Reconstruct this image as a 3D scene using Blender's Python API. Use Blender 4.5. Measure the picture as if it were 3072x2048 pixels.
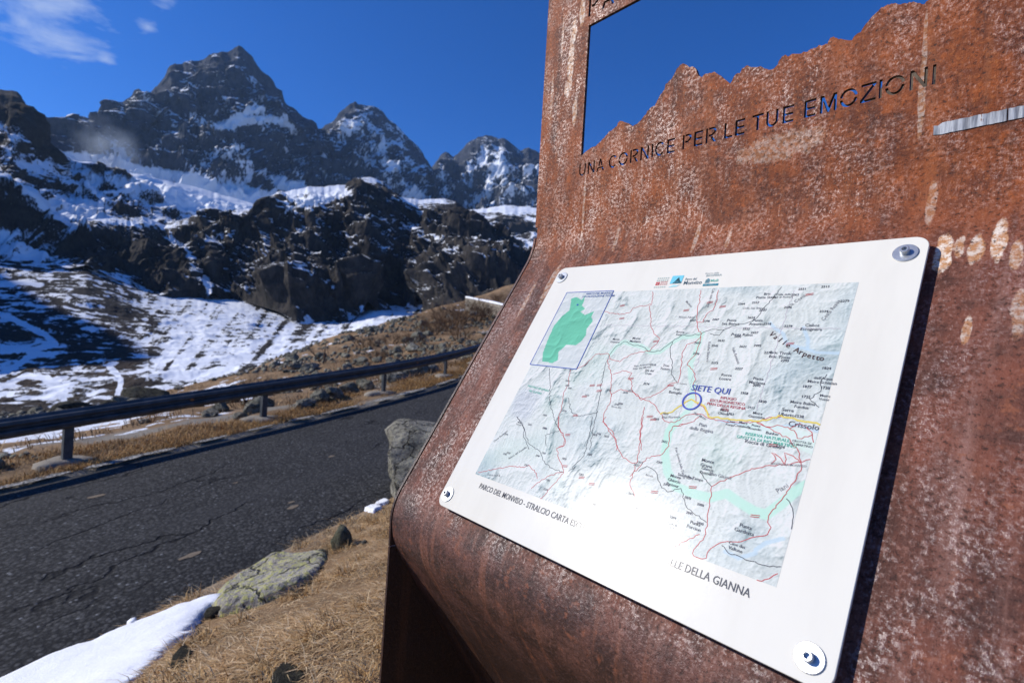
import bpy, bmesh, math, random
import numpy as np
from mathutils import Matrix, Vector
for _o in list(bpy.data.objects):
    bpy.data.objects.remove(_o)
random.seed(7)
rng = np.random.default_rng(7)
SC = bpy.context.scene
COL = SC.collection

# ---------------------------------------------------------------- camera
CZ = 1.30                      # eye height above the bank it stands on
FPX = 1568.0                   # focal length in pixels of a 3072 px wide frame
ROLL = 0.06                    # tangent of the camera's roll
_nn = math.hypot(1, ROLL)
cd = bpy.data.cameras.new('camera')
cam = bpy.data.objects.new('camera', cd)
COL.objects.link(cam)
cd.sensor_width = 36.0
cd.lens = FPX / 3072 * 36.0
cd.clip_start = 0.02
cd.clip_end = 60000
right = Vector((1 / _nn, 0, ROLL / _nn))
upv = Vector((-ROLL / _nn, 0, 1 / _nn))
cam.matrix_world = Matrix(((right.x, upv.x, 0, 0), (0, 0, -1, 0), (right.z, upv.z, 0, CZ), (0, 0, 0, 1)))
cd.dof.use_dof = True
cd.dof.focus_distance = 0.88
cd.dof.aperture_fstop = 6.3
SC.camera = cam

# ---------------------------------------------------------------- sky and sun
SUN = Vector((-0.8404, -0.0252, 0.5414)).normalized()
SUN_EL = math.asin(SUN.z)
SUN_AZ = math.atan2(SUN.x, SUN.y)          # clockwise from +Y
W = bpy.data.worlds.new('World')
SC.world = W
W.use_nodes = True
wt = W.node_tree
wt.nodes.clear()
w_out = wt.nodes.new('ShaderNodeOutputWorld')
w_bg = wt.nodes.new('ShaderNodeBackground')
w_sky = wt.nodes.new('ShaderNodeTexSky')
w_sky.sky_type = 'NISHITA'
w_sky.sun_disc = False
w_sky.sun_elevation = SUN_EL
w_sky.sun_rotation = SUN_AZ
w_sky.altitude = 2600
w_sky.air_density = 1.0
w_sky.dust_density = 0.9
w_sky.ozone_density = 3.0
SKY_TINT = (0.66, 1.05, 1.60, 1)
CLOUDS = [(-1.109, 1.2, .700, .15, 1.0), (-.841, 1.2, .735, .06, .75), (-.877, 1.2, .668, .045, 1.0), (-.968, 1.2, .592, .035, .85), (-.904, 1.2, .613, .025, .6), (-1.323, 1.2, .76, .16, 1.0)]
w_hsv = wt.nodes.new('ShaderNodeHueSaturation')
w_hsv.inputs['Saturation'].default_value = 1.3
w_hsv.inputs['Value'].default_value = 1.0
wt.links.new(w_sky.outputs[0], w_hsv.inputs['Color'])
w_tint = wt.nodes.new('ShaderNodeMix')
w_tint.data_type = 'RGBA'
w_tint.blend_type = 'MULTIPLY'
w_tint.inputs[0].default_value = 1.0
w_tint.inputs[7].default_value = SKY_TINT
wt.links.new(w_hsv.outputs[0], w_tint.inputs[6])


# a few thin clouds in the sky over the mountains
def wmath(op, a, b=None, clamp=False):
    n = wt.nodes.new('ShaderNodeMath')
    n.operation = op
    n.use_clamp = clamp
    for i, v in enumerate((a, b)):
        if v is None:
            continue
        if isinstance(v, (int, float)):
            n.inputs[i].default_value = v
        else:
            wt.links.new(v, n.inputs[i])
    return n.outputs[0]


w_tc = wt.nodes.new('ShaderNodeTexCoord')
w_map = wt.nodes.new('ShaderNodeMapping')
w_map.inputs['Rotation'].default_value = (0.0, 0.75, 0.0)
w_map.inputs['Scale'].default_value = (9.0, 9.0, 26.0)
wt.links.new(w_tc.outputs['Generated'], w_map.inputs[0])
w_no = wt.nodes.new('ShaderNodeTexNoise')
w_no.inputs['Scale'].default_value = 1.0
w_no.inputs['Detail'].default_value = 7.0
w_no.inputs['Roughness'].default_value = 0.62
w_no.inputs['Distortion'].default_value = 0.4
wt.links.new(w_map.outputs[0], w_no.inputs['Vector'])
cl = None
for (cx, cy, cz, rad, wgt) in CLOUDS:
    dd = wt.nodes.new('ShaderNodeVectorMath')
    dd.operation = 'DISTANCE'
    wt.links.new(w_tc.outputs['Generated'], dd.inputs[0])
    dd.inputs[1].default_value = Vector((cx, cy, cz)).normalized()
    f = wmath('MULTIPLY', wmath('SUBTRACT', 1.0, wmath('DIVIDE', dd.outputs['Value'], rad), True), wgt)
    cl = f if cl is None else wmath('MAXIMUM', cl, f)
cl = wmath('MULTIPLY', wmath('SUBTRACT', wmath('ADD', wmath('MULTIPLY', cl, .55), w_no.outputs['Fac']), 0.82), 2.0, True)
w_mix = wt.nodes.new('ShaderNodeMix')
w_mix.data_type = 'RGBA'
wt.links.new(cl, w_mix.inputs[0])
wt.links.new(w_tint.outputs[2], w_mix.inputs[6])
w_mix.inputs[7].default_value = (7.0, 8.0, 9.6, 1)
wt.links.new(w_mix.outputs[2], w_bg.inputs['Color'])
w_bg.inputs['Strength'].default_value = 0.10
wt.links.new(w_bg.outputs[0], w_out.inputs[0])

sd = bpy.data.lights.new('sun', 'SUN')
sun = bpy.data.objects.new('sun', sd)
COL.objects.link(sun)
sd.energy = 5.0
sd.angle = math.radians(0.53)
sd.color = (1.0, 0.955, 0.89)
sun.rotation_euler = SUN.to_track_quat('Z', 'Y').to_euler()
sun.location = (-8, 0, 12)

SC.view_settings.view_transform = 'Standard'
SC.view_settings.look = 'None'
SC.view_settings.exposure = 0.0
SC.view_settings.gamma = 1.0
SC.cycles.use_denoising = True
SC.cycles.max_bounces = 6
SC.cycles.diffuse_bounces = 3
SC.cycles.glossy_bounces = 3
SC.cycles.volume_bounces = 0
SC.cycles.volume_step_rate = 1.0
SC.cycles.sample_clamp_indirect = 6.0


# ---------------------------------------------------------------- helpers: rays, noise, meshes
def ray(x, y):
    """direction through a point of the picture (2352 px wide frame)"""
    u = np.asarray(x, float) * 3072 / 2352 - 1536
    v = np.asarray(y, float) * 3072 / 2352 - 1024
    u, v = np.broadcast_arrays(u, v)
    return np.stack([(u + ROLL * v) / _nn, np.full(u.shape, FPX), (ROLL * u - v) / _nn], -1)


EYE = np.array([0, 0, CZ])


def to_pix(P):
    """world points to picture coordinates of the 2352 px frame"""
    q = np.asarray(P, float) - EYE
    X, Y, Z = q[..., 0], np.maximum(q[..., 1], 1e-6), q[..., 2]
    u = (X + ROLL * Z) / _nn
    v = (ROLL * X - Z) / _nn
    return (u / Y * FPX + 1536) * 2352 / 3072, (v / Y * FPX + 1024) * 2352 / 3072


def _hash(ix, iy, iz, s):
    h = (ix * 374761393 + iy * 668265263 + iz * 2147483647 + s * 1274126177) & 0xffffffff
    h = ((h ^ (h >> 13)) * 1274126177) & 0xffffffff
    h = ((h ^ (h >> 16)) * 2246822519) & 0xffffffff
    h = h ^ (h >> 15)
    return (h & 0xffffff) / float(0xffffff)


def vnoise(x, y, z=0.0, seed=0):
    x, y, z = np.broadcast_arrays(np.asarray(x, float), np.asarray(y, float), np.asarray(z, float))
    ix, iy, iz = np.floor(x).astype(np.int64), np.floor(y).astype(np.int64), np.floor(z).astype(np.int64)
    fx, fy, fz = x - ix, y - iy, z - iz
    fx, fy, fz = [f * f * f * (f * (f * 6 - 15) + 10) for f in (fx, fy, fz)]
    r = 0
    for dx in (0, 1):
        wx = fx if dx else 1 - fx
        for dy in (0, 1):
            wy = fy if dy else 1 - fy
            for dz in (0, 1):
                wz = fz if dz else 1 - fz
                r = r + wx * wy * wz * _hash(ix + dx, iy + dy, iz + dz, seed)
    return r


def fbm(x, y, z=0.0, o=4, seed=0, gain=0.5):
    a, s, r = 1.0, 0.0, 0.0
    f = 1.0
    for i in range(o):
        r = r + a * vnoise(np.asarray(x) * f + i * 17.3, np.asarray(y) * f - i * 9.1, np.asarray(z) * f + i * 4.7, seed + i)
        s += a
        a *= gain
        f *= 2.03
    return r / s


def ridged(x, y, z=0.0, o=5, seed=0, gain=0.52):
    a, s, r, w = 1.0, 0.0, 0.0, 1.0
    f = 1.0
    for i in range(o):
        n = 1 - np.abs(2 * vnoise(np.asarray(x) * f + i * 11.3, np.asarray(y) * f + i * 5.9, np.asarray(z) * f - i * 7.7, seed + i) - 1)
        n = n * n
        r = r + a * n * w
        w = np.clip(n * 1.6, 0, 1)
        s += a
        a *= gain
        f *= 2.07
    return r / s


def sstep(a, b, x):
    t = np.clip((np.asarray(x, float) - a) / (b - a), 0, 1)
    return t * t * (3 - 2 * t)


def tag(o, label=None, cat=None, group=None, kind=None):
    for k, v in (('label', label), ('category', cat), ('group', group), ('kind', kind)):
        if v:
            o[k] = v
    return o


def empty(name, loc=(0, 0, 0), parent=None):
    o = bpy.data.objects.new(name, None)
    o.empty_display_size = 0.1
    COL.objects.link(o)
    o.location = loc
    o.parent = parent
    return o


def link(name, me, mat=None, parent=None, loc=None):
    o = bpy.data.objects.new(name, me)
    COL.objects.link(o)
    if mat is not None and not me.materials:
        me.materials.append(mat)
    if parent is not None:
        o.parent = parent
    if loc is not None:
        o.location = loc
    return o


def new_mesh(name, V, F, smooth=False):
    """V (n,3) array; F (m,k) int array or list of lists"""
    me = bpy.data.meshes.new(name)
    V = np.asarray(V, float)
    if isinstance(F, np.ndarray):
        k = F.shape[1]
        me.vertices.add(len(V))
        me.vertices.foreach_set('co', V.ravel())
        me.loops.add(F.size)
        me.loops.foreach_set('vertex_index', F.ravel().astype(np.int32))
        me.polygons.add(len(F))
        me.polygons.foreach_set('loop_start', np.arange(0, F.size, k, dtype=np.int32))
        me.update(calc_edges=True)
    else:
        me.from_pydata([tuple(v) for v in V], [], F)
        me.update()
    if smooth:
        me.polygons.foreach_set('use_smooth', np.ones(len(me.polygons), bool))
    return me


def grid_faces(nr, nc):
    i = np.arange(nr - 1)[:, None] * nc + np.arange(nc - 1)[None, :]
    return np.stack([i, i + 1, i + nc + 1, i + nc], -1).reshape(-1, 4)


def set_attr(me, name, vals):
    vals = np.asarray(vals, np.float32)
    if vals.ndim == 1:
        a = me.attributes.new(name, 'FLOAT', 'POINT')
        a.data.foreach_set('value', vals)
    else:
        a = me.attributes.new(name, 'FLOAT_COLOR', 'POINT')
        if vals.shape[1] == 3:
            vals = np.concatenate([vals, np.ones((len(vals), 1), np.float32)], 1)
        a.data.foreach_set('color', vals.ravel())


def set_uv(me, fn):
    """uv from vertex position: fn((n,3)) -> (n,2)"""
    uvl = me.uv_layers.new(name='UVMap')
    co = np.empty(len(me.vertices) * 3)
    me.vertices.foreach_get('co', co)
    li = np.empty(len(me.loops), np.int32)
    me.loops.foreach_get('vertex_index', li)
    uv = fn(co.reshape(-1, 3))[li]
    uvl.data.foreach_set('uv', uv.astype(np.float32).ravel())


class NT:
    """small node builder"""

    def __init__(s, name):
        s.mat = bpy.data.materials.new(name)
        s.mat.use_nodes = True
        s.t = s.mat.node_tree
        s.bsdf = s.t.nodes['Principled BSDF']
        s.out = s.t.nodes['Material Output']

    def put(s, sock, v):
        if isinstance(v, bpy.types.NodeSocket):
            s.t.links.new(v, sock)
        elif isinstance(v, (tuple, list)) and sock.type == 'RGBA' and len(v) == 3:
            sock.default_value = (*v, 1)
        else:
            sock.default_value = v

    def n(s, typ, ins=None, out=0, **props):
        nd = s.t.nodes.new('ShaderNode' + typ)
        for k, v in props.items():
            setattr(nd, k, v)
        for k, v in (ins or {}).items():
            s.put(nd.inputs[k], v)
        return nd.outputs[out]

    def math(s, op, a, b=0.0, clamp=False):
        return s.n('Math', {0: a, 1: b}, operation=op, use_clamp=clamp)

    def mix(s, f, a, b, mode='MIX'):
        return s.n('Mix', {0: f, 6: a, 7: b}, out=2, data_type='RGBA', blend_type=mode)

    def ramp(s, f, lo, hi):
        return s.n('MapRange', {0: f, 1: lo, 2: hi, 3: 0.0, 4: 1.0}, clamp=True, interpolation_type='SMOOTHSTEP')

    def lerp(s, f, lo, hi, a, b):
        return s.n('MapRange', {0: f, 1: lo, 2: hi, 3: a, 4: b}, clamp=True)

    def noise(s, vec, scale, detail=3.0, rough=0.5, dist=0.0, out=0):
        return s.n('TexNoise', {'Vector': vec, 'Scale': scale, 'Detail': detail, 'Roughness': rough, 'Distortion': dist}, out=out)

    def scaled(s, vec, sc):
        return s.n('Mapping', {0: vec, 3: sc})

    def attr(s, name, out=2):
        return s.n('Attribute', out=out, attribute_name=name)

    def pos(s):
        return s.n('NewGeometry')

    def obj(s):
        return s.n('TexCoord', out=3)

    def uv(s):
        return s.n('TexCoord', out=2)

    def bump(s, h, strength=0.5, dist=0.01, normal=None):
        ins = {'Height': h, 'Strength': strength, 'Distance': dist}
        if normal is not None:
            ins['Normal'] = normal
        return s.n('Bump', ins)

    def set(s, **kw):
        for k, v in kw.items():
            s.put(s.bsdf.inputs[{'base': 'Base Color', 'rough': 'Roughness', 'metal': 'Metallic', 'normal': 'Normal', 'spec': 'Specular IOR Level', 'coat': 'Coat Weight', 'coatr': 'Coat Roughness'}[k]], v)
        return s.mat


# ---------------------------------------------------------------- the lie of the land near the camera
# road frame: a = metres along the road (it climbs to the right), l = metres to its left
RA = np.array([0.46354, 0.88608])
RL = np.array([-0.88608, 0.46354])
L_NEAR, L_FAR, L_RAIL = 3.92, 7.86, 8.44


def xy_al(a, l):
    a, l = np.broadcast_arrays(np.asarray(a, float), np.asarray(l, float))
    return a * RA[0] + l * RL[0], a * RA[1] + l * RL[1]


def al_xy(x, y):
    return x * RA[0] + y * RA[1], x * RL[0] + y * RL[1]


def curve(a):
    a = np.asarray(a, float)
    d = np.clip(a - 8.0, 0, 9)
    return 0.020 * d * d + np.clip(a - 17.0, 0, 400) * 0.30


def z_road(a):
    return CZ - 2.309 + 0.0877 * np.asarray(a, float)


RIDGE_A = [-60, 10, 19, 28, 40, 52, 65, 80, 120]
RIDGE_L = [25, 25, 23.5, 30, 35, 38, 40, 40, 40]
RIDGE_O = [-2.25, -2.25, -1.7, -1.35, -.37, 1.0, 2.4, 5.5, 10]


def z_ground(a, l, rough=True):
    a, l = np.broadcast_arrays(np.asarray(a, float), np.asarray(l, float))
    lr = l - curve(a)
    zr = z_road(a)
    # bank on the camera's side
    t = np.clip((L_NEAR - lr) / L_NEAR, 0, 1)
    bank = 1.02 * (1 - (1 - t) ** 1.35) * (0.55 + 0.45 * sstep(0, .3, t)) + np.clip(-lr, 0, 50) * 0.10 + 0.02
    bank = bank - 0.0877 * a * 0.35 * sstep(0, 1.5, L_NEAR - lr) * sstep(30, 6, np.abs(a))
    # beyond the verge
    rl = np.interp(a, RIDGE_A, RIDGE_L)
    ro = np.interp(a, RIDGE_A, RIDGE_O)
    lv = L_RAIL + 0.7 + curve(a)
    u = np.clip((l - lv) / np.maximum(rl - lv, 4.0), 0, 1)
    outer = -0.06 + (ro + 0.06) * (0.35 * u + 0.65 * u * u * (3 - 2 * u))
    over = np.clip(l - np.maximum(rl, lv + 4.0), 0, 400)
    outer = outer - over * 0.16 - 0.55 * over * sstep(0, 22, over)
    z = np.where(lr < L_NEAR, bank, np.where(lr < L_RAIL + 0.7, -0.05 + 0.06 * sstep(L_FAR + .02, L_FAR + .16, lr), outer))
    if rough:
        x, y = xy_al(a, l)
        n = (fbm(x * 1.1, y * 1.1, 0, 4, 31) - 0.5) * 0.16 + (fbm(x * 0.18, y * 0.18, 0, 3, 5) - 0.5) * 1.2 * sstep(3, 14, lr - L_RAIL)
        n = n + (fbm(x * 5, y * 5, 0, 3, 77) - .5) * 0.03
        w = np.where(lr < L_NEAR, sstep(0, .5, L_NEAR - lr), sstep(0.1, 1.2, lr - L_FAR))
        z = z + n * w
    return zr + z


def ground_xy(x, y):
    a, l = al_xy(np.asarray(x, float), np.asarray(y, float))
    return z_ground(a, l)


def hit(x, y, far=140.0, rough=False):
    """where the sight line through a picture point meets the near ground"""
    r = ray(x, y)
    r = r / np.linalg.norm(r)
    prev = 0.5
    for d in np.geomspace(0.6, far, 700):
        p = EYE + r * d
        a, l = al_xy(p[0], p[1])
        if p[2] < z_ground(a, l, rough):
            lo, hi = prev, d
            for _ in range(18):
                m = (lo + hi) / 2
                p = EYE + r * m
                a, l = al_xy(p[0], p[1])
                if p[2] < z_ground(a, l, rough):
                    hi = m
                else:
                    lo = m
            return EYE + r * hi
        prev = d
    return None


def inside(poly, x, y):
    poly = np.asarray(poly, float)
    x, y = np.asarray(x, float), np.asarray(y, float)
    c = np.zeros(x.shape, bool)
    j = len(poly) - 1
    for i in range(len(poly)):
        xi, yi = poly[i]
        xj, yj = poly[j]
        if yi != yj:
            c ^= ((yi > y) != (yj > y)) & (x < (xj - xi) * (y - yi) / (yj - yi) + xi)
        j = i
    return c


def dist_poly(poly, x, y, closed=True):
    poly = np.asarray(poly, float)
    d = np.full(np.shape(x), 1e9)
    m = len(poly)
    for i in range(m if closed else m - 1):
        p, q = poly[i], poly[(i + 1) % m]
        e = q - p
        t = np.clip(((x - p[0]) * e[0] + (y - p[1]) * e[1]) / max(e @ e, 1e-12), 0, 1)
        d = np.minimum(d, np.hypot(x - p[0] - t * e[0], y - p[1] - t * e[1]))
    return d


# the snow lying on the bank and the flat lichen slab, outlines laid out on the ground
SNOW_PX = [(-260, 1660), (-60, 1590), (36, 1552), (96, 1520), (140, 1506), (205, 1482), (262, 1456), (330, 1428), (400, 1400), (455, 1378), (505, 1362), (512, 1378), (498, 1392), (470, 1406), (455, 1428), (440, 1448), (428, 1470), (400, 1496), (360, 1530), (330, 1556), (290, 1600), (200, 1680)]
SNOW_AL = np.array([al_xy(p[0], p[1]) for p in (hit(*q) for q in SNOW_PX)])
SLAB_PX = [(505, 1362), (540, 1332), (590, 1300), (630, 1281), (700, 1276), (748, 1270), (752, 1290), (735, 1310), (690, 1340), (640, 1362), (560, 1392), (500, 1412), (492, 1392)]
SLAB_AL = np.array([al_xy(p[0], p[1]) for p in (hit(*q) for q in SLAB_PX)])

# ---- ground materials
g = NT('earth_and_dry_turf')
p = g.pos()
n1 = g.noise(p, 1.3, 5, .6)
n2 = g.noise(p, 14, 4, .6)
n3 = g.noise(p, 70, 3, .6)
soil = g.mix(g.ramp(n1, .35, .65), (.17, .108, .058), (.32, .205, .110))
soil = g.mix(g.ramp(n2, .45, .75), soil, (.29, .20, .115))
soil = g.mix(g.math('MULTIPLY', g.ramp(n3, .5, .7), .5), soil, (.05, .036, .024))
grav = g.attr('gravel')
soil = g.mix(grav, soil, g.mix(g.ramp(n3, .35, .65), (.16, .145, .12), (.36, .33, .28)))
sn = g.attr('snow')
sm = g.ramp(g.math('ADD', sn, g.math('MULTIPLY', g.math('SUBTRACT', n2, .5), .5)), .45, .55)
base = g.mix(sm, soil, (.82, .85, .9))
g.set(base=base, rough=g.lerp(sm, 0, 1, .95, .6), spec=.2, normal=g.bump(g.math('ADD', n2, n3), .6, .04))
MAT_EARTH = g.mat

# ---- near ground: one sheet from the bank to where the slope falls away
av = np.unique(np.concatenate([np.arange(-40, -4, 1.5), np.arange(-4, 22, .13), np.arange(22, 60, .4), np.arange(60, 121, 2.5)]))
lv_ = np.unique(np.concatenate([np.arange(-30, -2, 1.0), np.arange(-2, 4.6, .1), np.arange(4.6, 7.6, .5), np.arange(7.6, 26, .13), np.arange(26, 48, .4), np.arange(48, 100, 2.0)]))
A2, L2 = np.meshgrid(av, lv_, indexing='ij')
X2, Y2 = xy_al(A2, L2)
Z2 = z_ground(A2, L2)
lr2 = L2 - curve(A2)
grav = sstep(.30, .05, np.abs(lr2 - (L_FAR + .12))) + .9 * sstep(.35, .1, np.abs(lr2 - L_NEAR)) * .5
pf = fbm(X2 * .9, Y2 * .9, 0, 3, 90)
grav = np.clip(grav + sstep(.52, .62, pf) * sstep(0, .8, lr2 - L_RAIL) * sstep(4, 1.5, lr2 - L_RAIL) * .9, 0, 1)
sf = fbm(A2 * .22, L2 * .55, 0, 4, 61)
sf2 = fbm(A2 * .9, L2 * 1.6, 0, 3, 63)
sf3 = fbm(A2 * 2.2, L2 * 4.5, 0, 3, 64)
snow = sstep(.555, .60, sf * .35 + sf2 * .30 + sf3 * .35 + .035 * sstep(11, 5, A2) - .09 * sstep(11, 20, A2)) * sstep(1.0, 2.2, lr2 - L_RAIL) * .85
snow = np.clip(snow, 0, 1)
me = new_mesh('ground', np.stack([X2, Y2, Z2], -1).reshape(-1, 3), grid_faces(*A2.shape)[:, ::-1], True)
set_attr(me, 'gravel', grav.ravel())
set_attr(me, 'snow', snow.ravel())
tag(link('ground', me, MAT_EARTH), 'dry turf bank and stony brown slope on both sides of the road', 'ground', kind='structure')

# ---- road
r = NT('worn_asphalt')
uv = r.uv()
n1 = r.noise(r.scaled(uv, (1, 3, 1)), .8, 4, .6)
n2 = r.noise(uv, 36, 4, .7)
vor = r.n('TexVoronoi', {'Vector': uv, 'Scale': 34.0, 'Randomness': 1.0}, out=0)
vcol = r.n('TexVoronoi', {'Vector': uv, 'Scale': 34.0, 'Randomness': 1.0}, out=1)
sep = r.n('SeparateColor', {0: vcol}, out=0)
sep2 = r.n('SeparateColor', {0: vcol}, out=1)
col = r.mix(n1, (.014, .0140, .0145), (.030, .0298, .0298))
col = r.mix(r.math('MULTIPLY', sep, r.ramp(vor, .75, .25)), col, (.085, .084, .082))
col = r.mix(r.math('MULTIPLY', r.ramp(n2, .52, .70), .6), col, (.125, .123, .120))
stone = r.math('MULTIPLY', r.ramp(sep2, .955, .985), r.ramp(vor, .55, .25))
col = r.mix(r.math('MULTIPLY', stone, .8), col, (.20, .205, .21))
col = r.mix(r.math('MULTIPLY', r.ramp(r.noise(r.scaled(uv, (.15, 1.0, 1)), 1.1, 3, .5), .5, .7), .35), col, (.050, .050, .051))
# cracks along the road
wv = r.n('VectorMath', {0: r.scaled(uv, (.28, 1.15, 1)), 1: r.n('VectorMath', {0: r.noise(uv, 1.1, 4, .6, out=1), 3: .8}, operation='SCALE')}, operation='ADD')
ed = r.n('TexVoronoi', {'Vector': wv, 'Scale': 1.0}, feature='DISTANCE_TO_EDGE')
crack = r.math('MULTIPLY', r.ramp(ed, .022, .004), r.ramp(r.noise(uv, .45, 2), .42, .58))
col = r.mix(r.math('MULTIPLY', crack, .85), col, (.006, .006, .007))
hgt = r.math('SUBTRACT', r.math('ADD', r.math('MULTIPLY', n2, .6), r.math('SUBTRACT', 1.0, vor)), r.math('MULTIPLY', crack, 3.0))
r.set(base=col, rough=.85, spec=.12, normal=r.bump(hgt, .7, .006))
MAT_ASPHALT = r.mat
ar = np.concatenate([np.arange(-30, 30, .35), np.arange(30, 60, 1.0)])
lr_ = np.linspace(0, 1, 18)
A3, T3 = np.meshgrid(ar, lr_, indexing='ij')
edge_n = L_NEAR + (fbm(ar * 1.7, 0 * ar, 0, 4, 3) - .5) * .30
edge_f = L_FAR + (fbm(ar * 2.1, 0 * ar + 9, 0, 3, 4) - .5) * .12
L3 = edge_n[:, None] * (1 - T3) + edge_f[:, None] * T3
X3, Y3 = xy_al(A3, L3 + curve(A3))
def z_asphalt(a_, l_, t_=None):
    if t_ is None:
        t_ = np.clip((l_ - L_NEAR) / (L_FAR - L_NEAR), 0, 1)
    x_, y_ = xy_al(a_, l_ + curve(a_))
    return z_road(a_) + .012 + .03 * (1 - (2 * t_ - 1) ** 2) + (fbm(x_ * .8, y_ * .8, 0, 3, 8) - .5) * .02


Z3 = z_asphalt(A3, L3, T3)
Z3 = np.where((T3 < .01) | (T3 > .99), Z3 - .03, Z3)
me = new_mesh('road', np.stack([X3, Y3, Z3], -1).reshape(-1, 3), grid_faces(*A3.shape)[:, ::-1], True)
uvs = np.stack([A3.ravel(), L3.ravel()], -1)
uvl = me.uv_layers.new(name='UVMap')
li = np.empty(len(me.loops), np.int32)
me.loops.foreach_get('vertex_index', li)
uvl.data.foreach_set('uv', uvs[li].astype(np.float32).ravel())
ROAD = tag(link('road', me, MAT_ASPHALT), 'dark grey cracked asphalt mountain road climbing past the rusty totem', 'road', kind='structure')

# worn pale edge line, broken into dashes, and pale spots on the asphalt
e = NT('worn_road_paint')
p = e.pos()
e.set(base=e.mix(e.ramp(e.noise(p, 30, 4, .7), .42, .6), (.09, .085, .08), (.45, .44, .41)), rough=.9, spec=.2)
MAT_PAINT = e.mat
a = 1.0
while a < 24:
    ln = random.uniform(.5, 1.7)
    k = max(3, int(ln / .12))
    aa = np.linspace(a, a + ln, k)
    lo = L_FAR + .10 + (fbm(aa * 5, aa * 0, 0, 2, 12) - .5) * .06
    wd = .045 + .05 * fbm(aa * 6, aa * 0 + 3, 0, 2, 13)
    wd[0] = wd[-1] = .012
    V = []
    for q in range(k):
        for sgn in (-1, 1):
            x, y = xy_al(aa[q], lo[q] + sgn * wd[q] + curve(aa[q]))
            V.append((x, y, float(z_road(aa[q])) + .035))
    F = [[2 * q, 2 * q + 2, 2 * q + 3, 2 * q + 1] for q in range(k - 1)]
    link('edge_line', new_mesh('edge_line', V, F), MAT_PAINT, ROAD)
    a += ln + random.uniform(.1, .55)
dm = NT('dried_mud')
dm.set(base=dm.mix(dm.noise(dm.pos(), 25, 4, .6), (.12, .095, .07), (.26, .21, .155)), rough=.95, spec=.1)
for (px, py, rx) in ((220, 1157, .13), (440, 1295, .11), (672, 1181, .10), (668, 1170, .06), (420, 1302, .06), (1180, 985, .1), (760, 1062, .08), (540, 1126, .05)):
    pt = hit(px, py)
    if pt is None:
        continue
    a0, l0 = al_xy(pt[0], pt[1])
    ang = np.linspace(0, 2 * math.pi, 18, endpoint=False)
    rr = .62 * rx * (.6 + .8 * fbm(np.cos(ang) * 1.6, np.sin(ang) * 1.6, px, 3, 4))
    x, y = xy_al(a0 + rr * 1.1 * np.cos(ang), l0 + rr * .55 * np.sin(ang))
    zz = z_asphalt(a0 + rr * 1.1 * np.cos(ang), l0 + rr * .55 * np.sin(ang)) + .004
    link('mud_spot', new_mesh('mud_spot', np.stack([x, y, zz], -1), [list(range(18))]), dm.mat, ROAD)

# ---- snow lying on the bank
s = NT('snow')
p = s.pos()
h = s.math('ADD', s.noise(p, 6, 4, .5), s.math('MULTIPLY', s.noise(p, 90, 2, .5), .15))
dirt = s.math('MULTIPLY', s.ramp(s.noise(p, 130, 3, .6), .66, .74), s.ramp(s.noise(p, 5, 3, .6), .40, .62))
crust = s.noise(p, 2.4, 4, .6)
s.set(base=s.mix(s.math('MULTIPLY', dirt, .8), s.mix(crust, (.80, .82, .86), (.88, .89, .92)), (.22, .17, .11)), rough=.6, spec=.25, normal=s.bump(s.math('ADD', h, s.math('MULTIPLY', s.noise(p, 260, 2, .6), .12)), .6, .03))
s.put(s.bsdf.inputs['Subsurface Weight'], .0)
MAT_SNOW = s.mat


def snow_sheet(name, poly, thick, step, label, soft=.22):
    poly = np.asarray(poly)
    a0, l0 = poly.min(0) - .05
    a1, l1 = poly.max(0) + .05
    na, nl = int((a1 - a0) / step) + 2, int((l1 - l0) / step) + 2
    Aq, Lq = np.meshgrid(np.linspace(a0, a1, na), np.linspace(l0, l1, nl), indexing='ij')
    jit = (fbm(Aq * 9, Lq * 9, 0, 4, 21, .6) - .5) * .13
    d = np.where(inside(poly, Aq, Lq), 1, -1) * dist_poly(poly, Aq, Lq) + jit
    hgt = thick * (1 - (1 - np.clip(d / soft, 0, 1)) ** 2.4)
    xq, yq = xy_al(Aq, Lq)
    zq = z_ground(Aq, Lq) * .35 + z_ground(Aq, Lq, False) * .65 + np.where(d > 0, hgt + .028, -.05)
    F = grid_faces(na, nl)[:, ::-1]
    keep = (d.ravel()[F] > -step * 1.5).all(1)
    F = F[keep]
    used = np.unique(F)
    mp = -np.ones(na * nl, int)
    mp[used] = np.arange(len(used))
    V = np.stack([xq, yq, zq], -1).reshape(-1, 3)[used]
    return tag(link(name, new_mesh(name, V, mp[F], True), MAT_SNOW), label, 'snow', kind='structure')


snow_sheet('snow_patch', SNOW_AL, .032, .03, 'smooth white tongue of snow between the asphalt and the dry grass')
for k, pts in enumerate([[(838, 1173), (850, 1166), (866, 1164), (878, 1168), (858, 1176)], [(856, 1160), (872, 1154), (892, 1155), (884, 1161), (868, 1163)],
                         [(284, 1434), (305, 1425), (318, 1428), (300, 1440), (285, 1442)]]):
    pl_ = np.array([al_xy(q[0], q[1]) for q in (hit(*z) for z in pts)])
    snow_sheet('snow_remnant', pl_, .010, .012, ['thin snow scrap in the grass just below the big roadside boulder', 'thin snow scrap touching the foot of the big roadside boulder', 'small snow scrap on the asphalt edge beside the snow tongue'][k], .05)

HAZE = 2.2e-5


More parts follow.
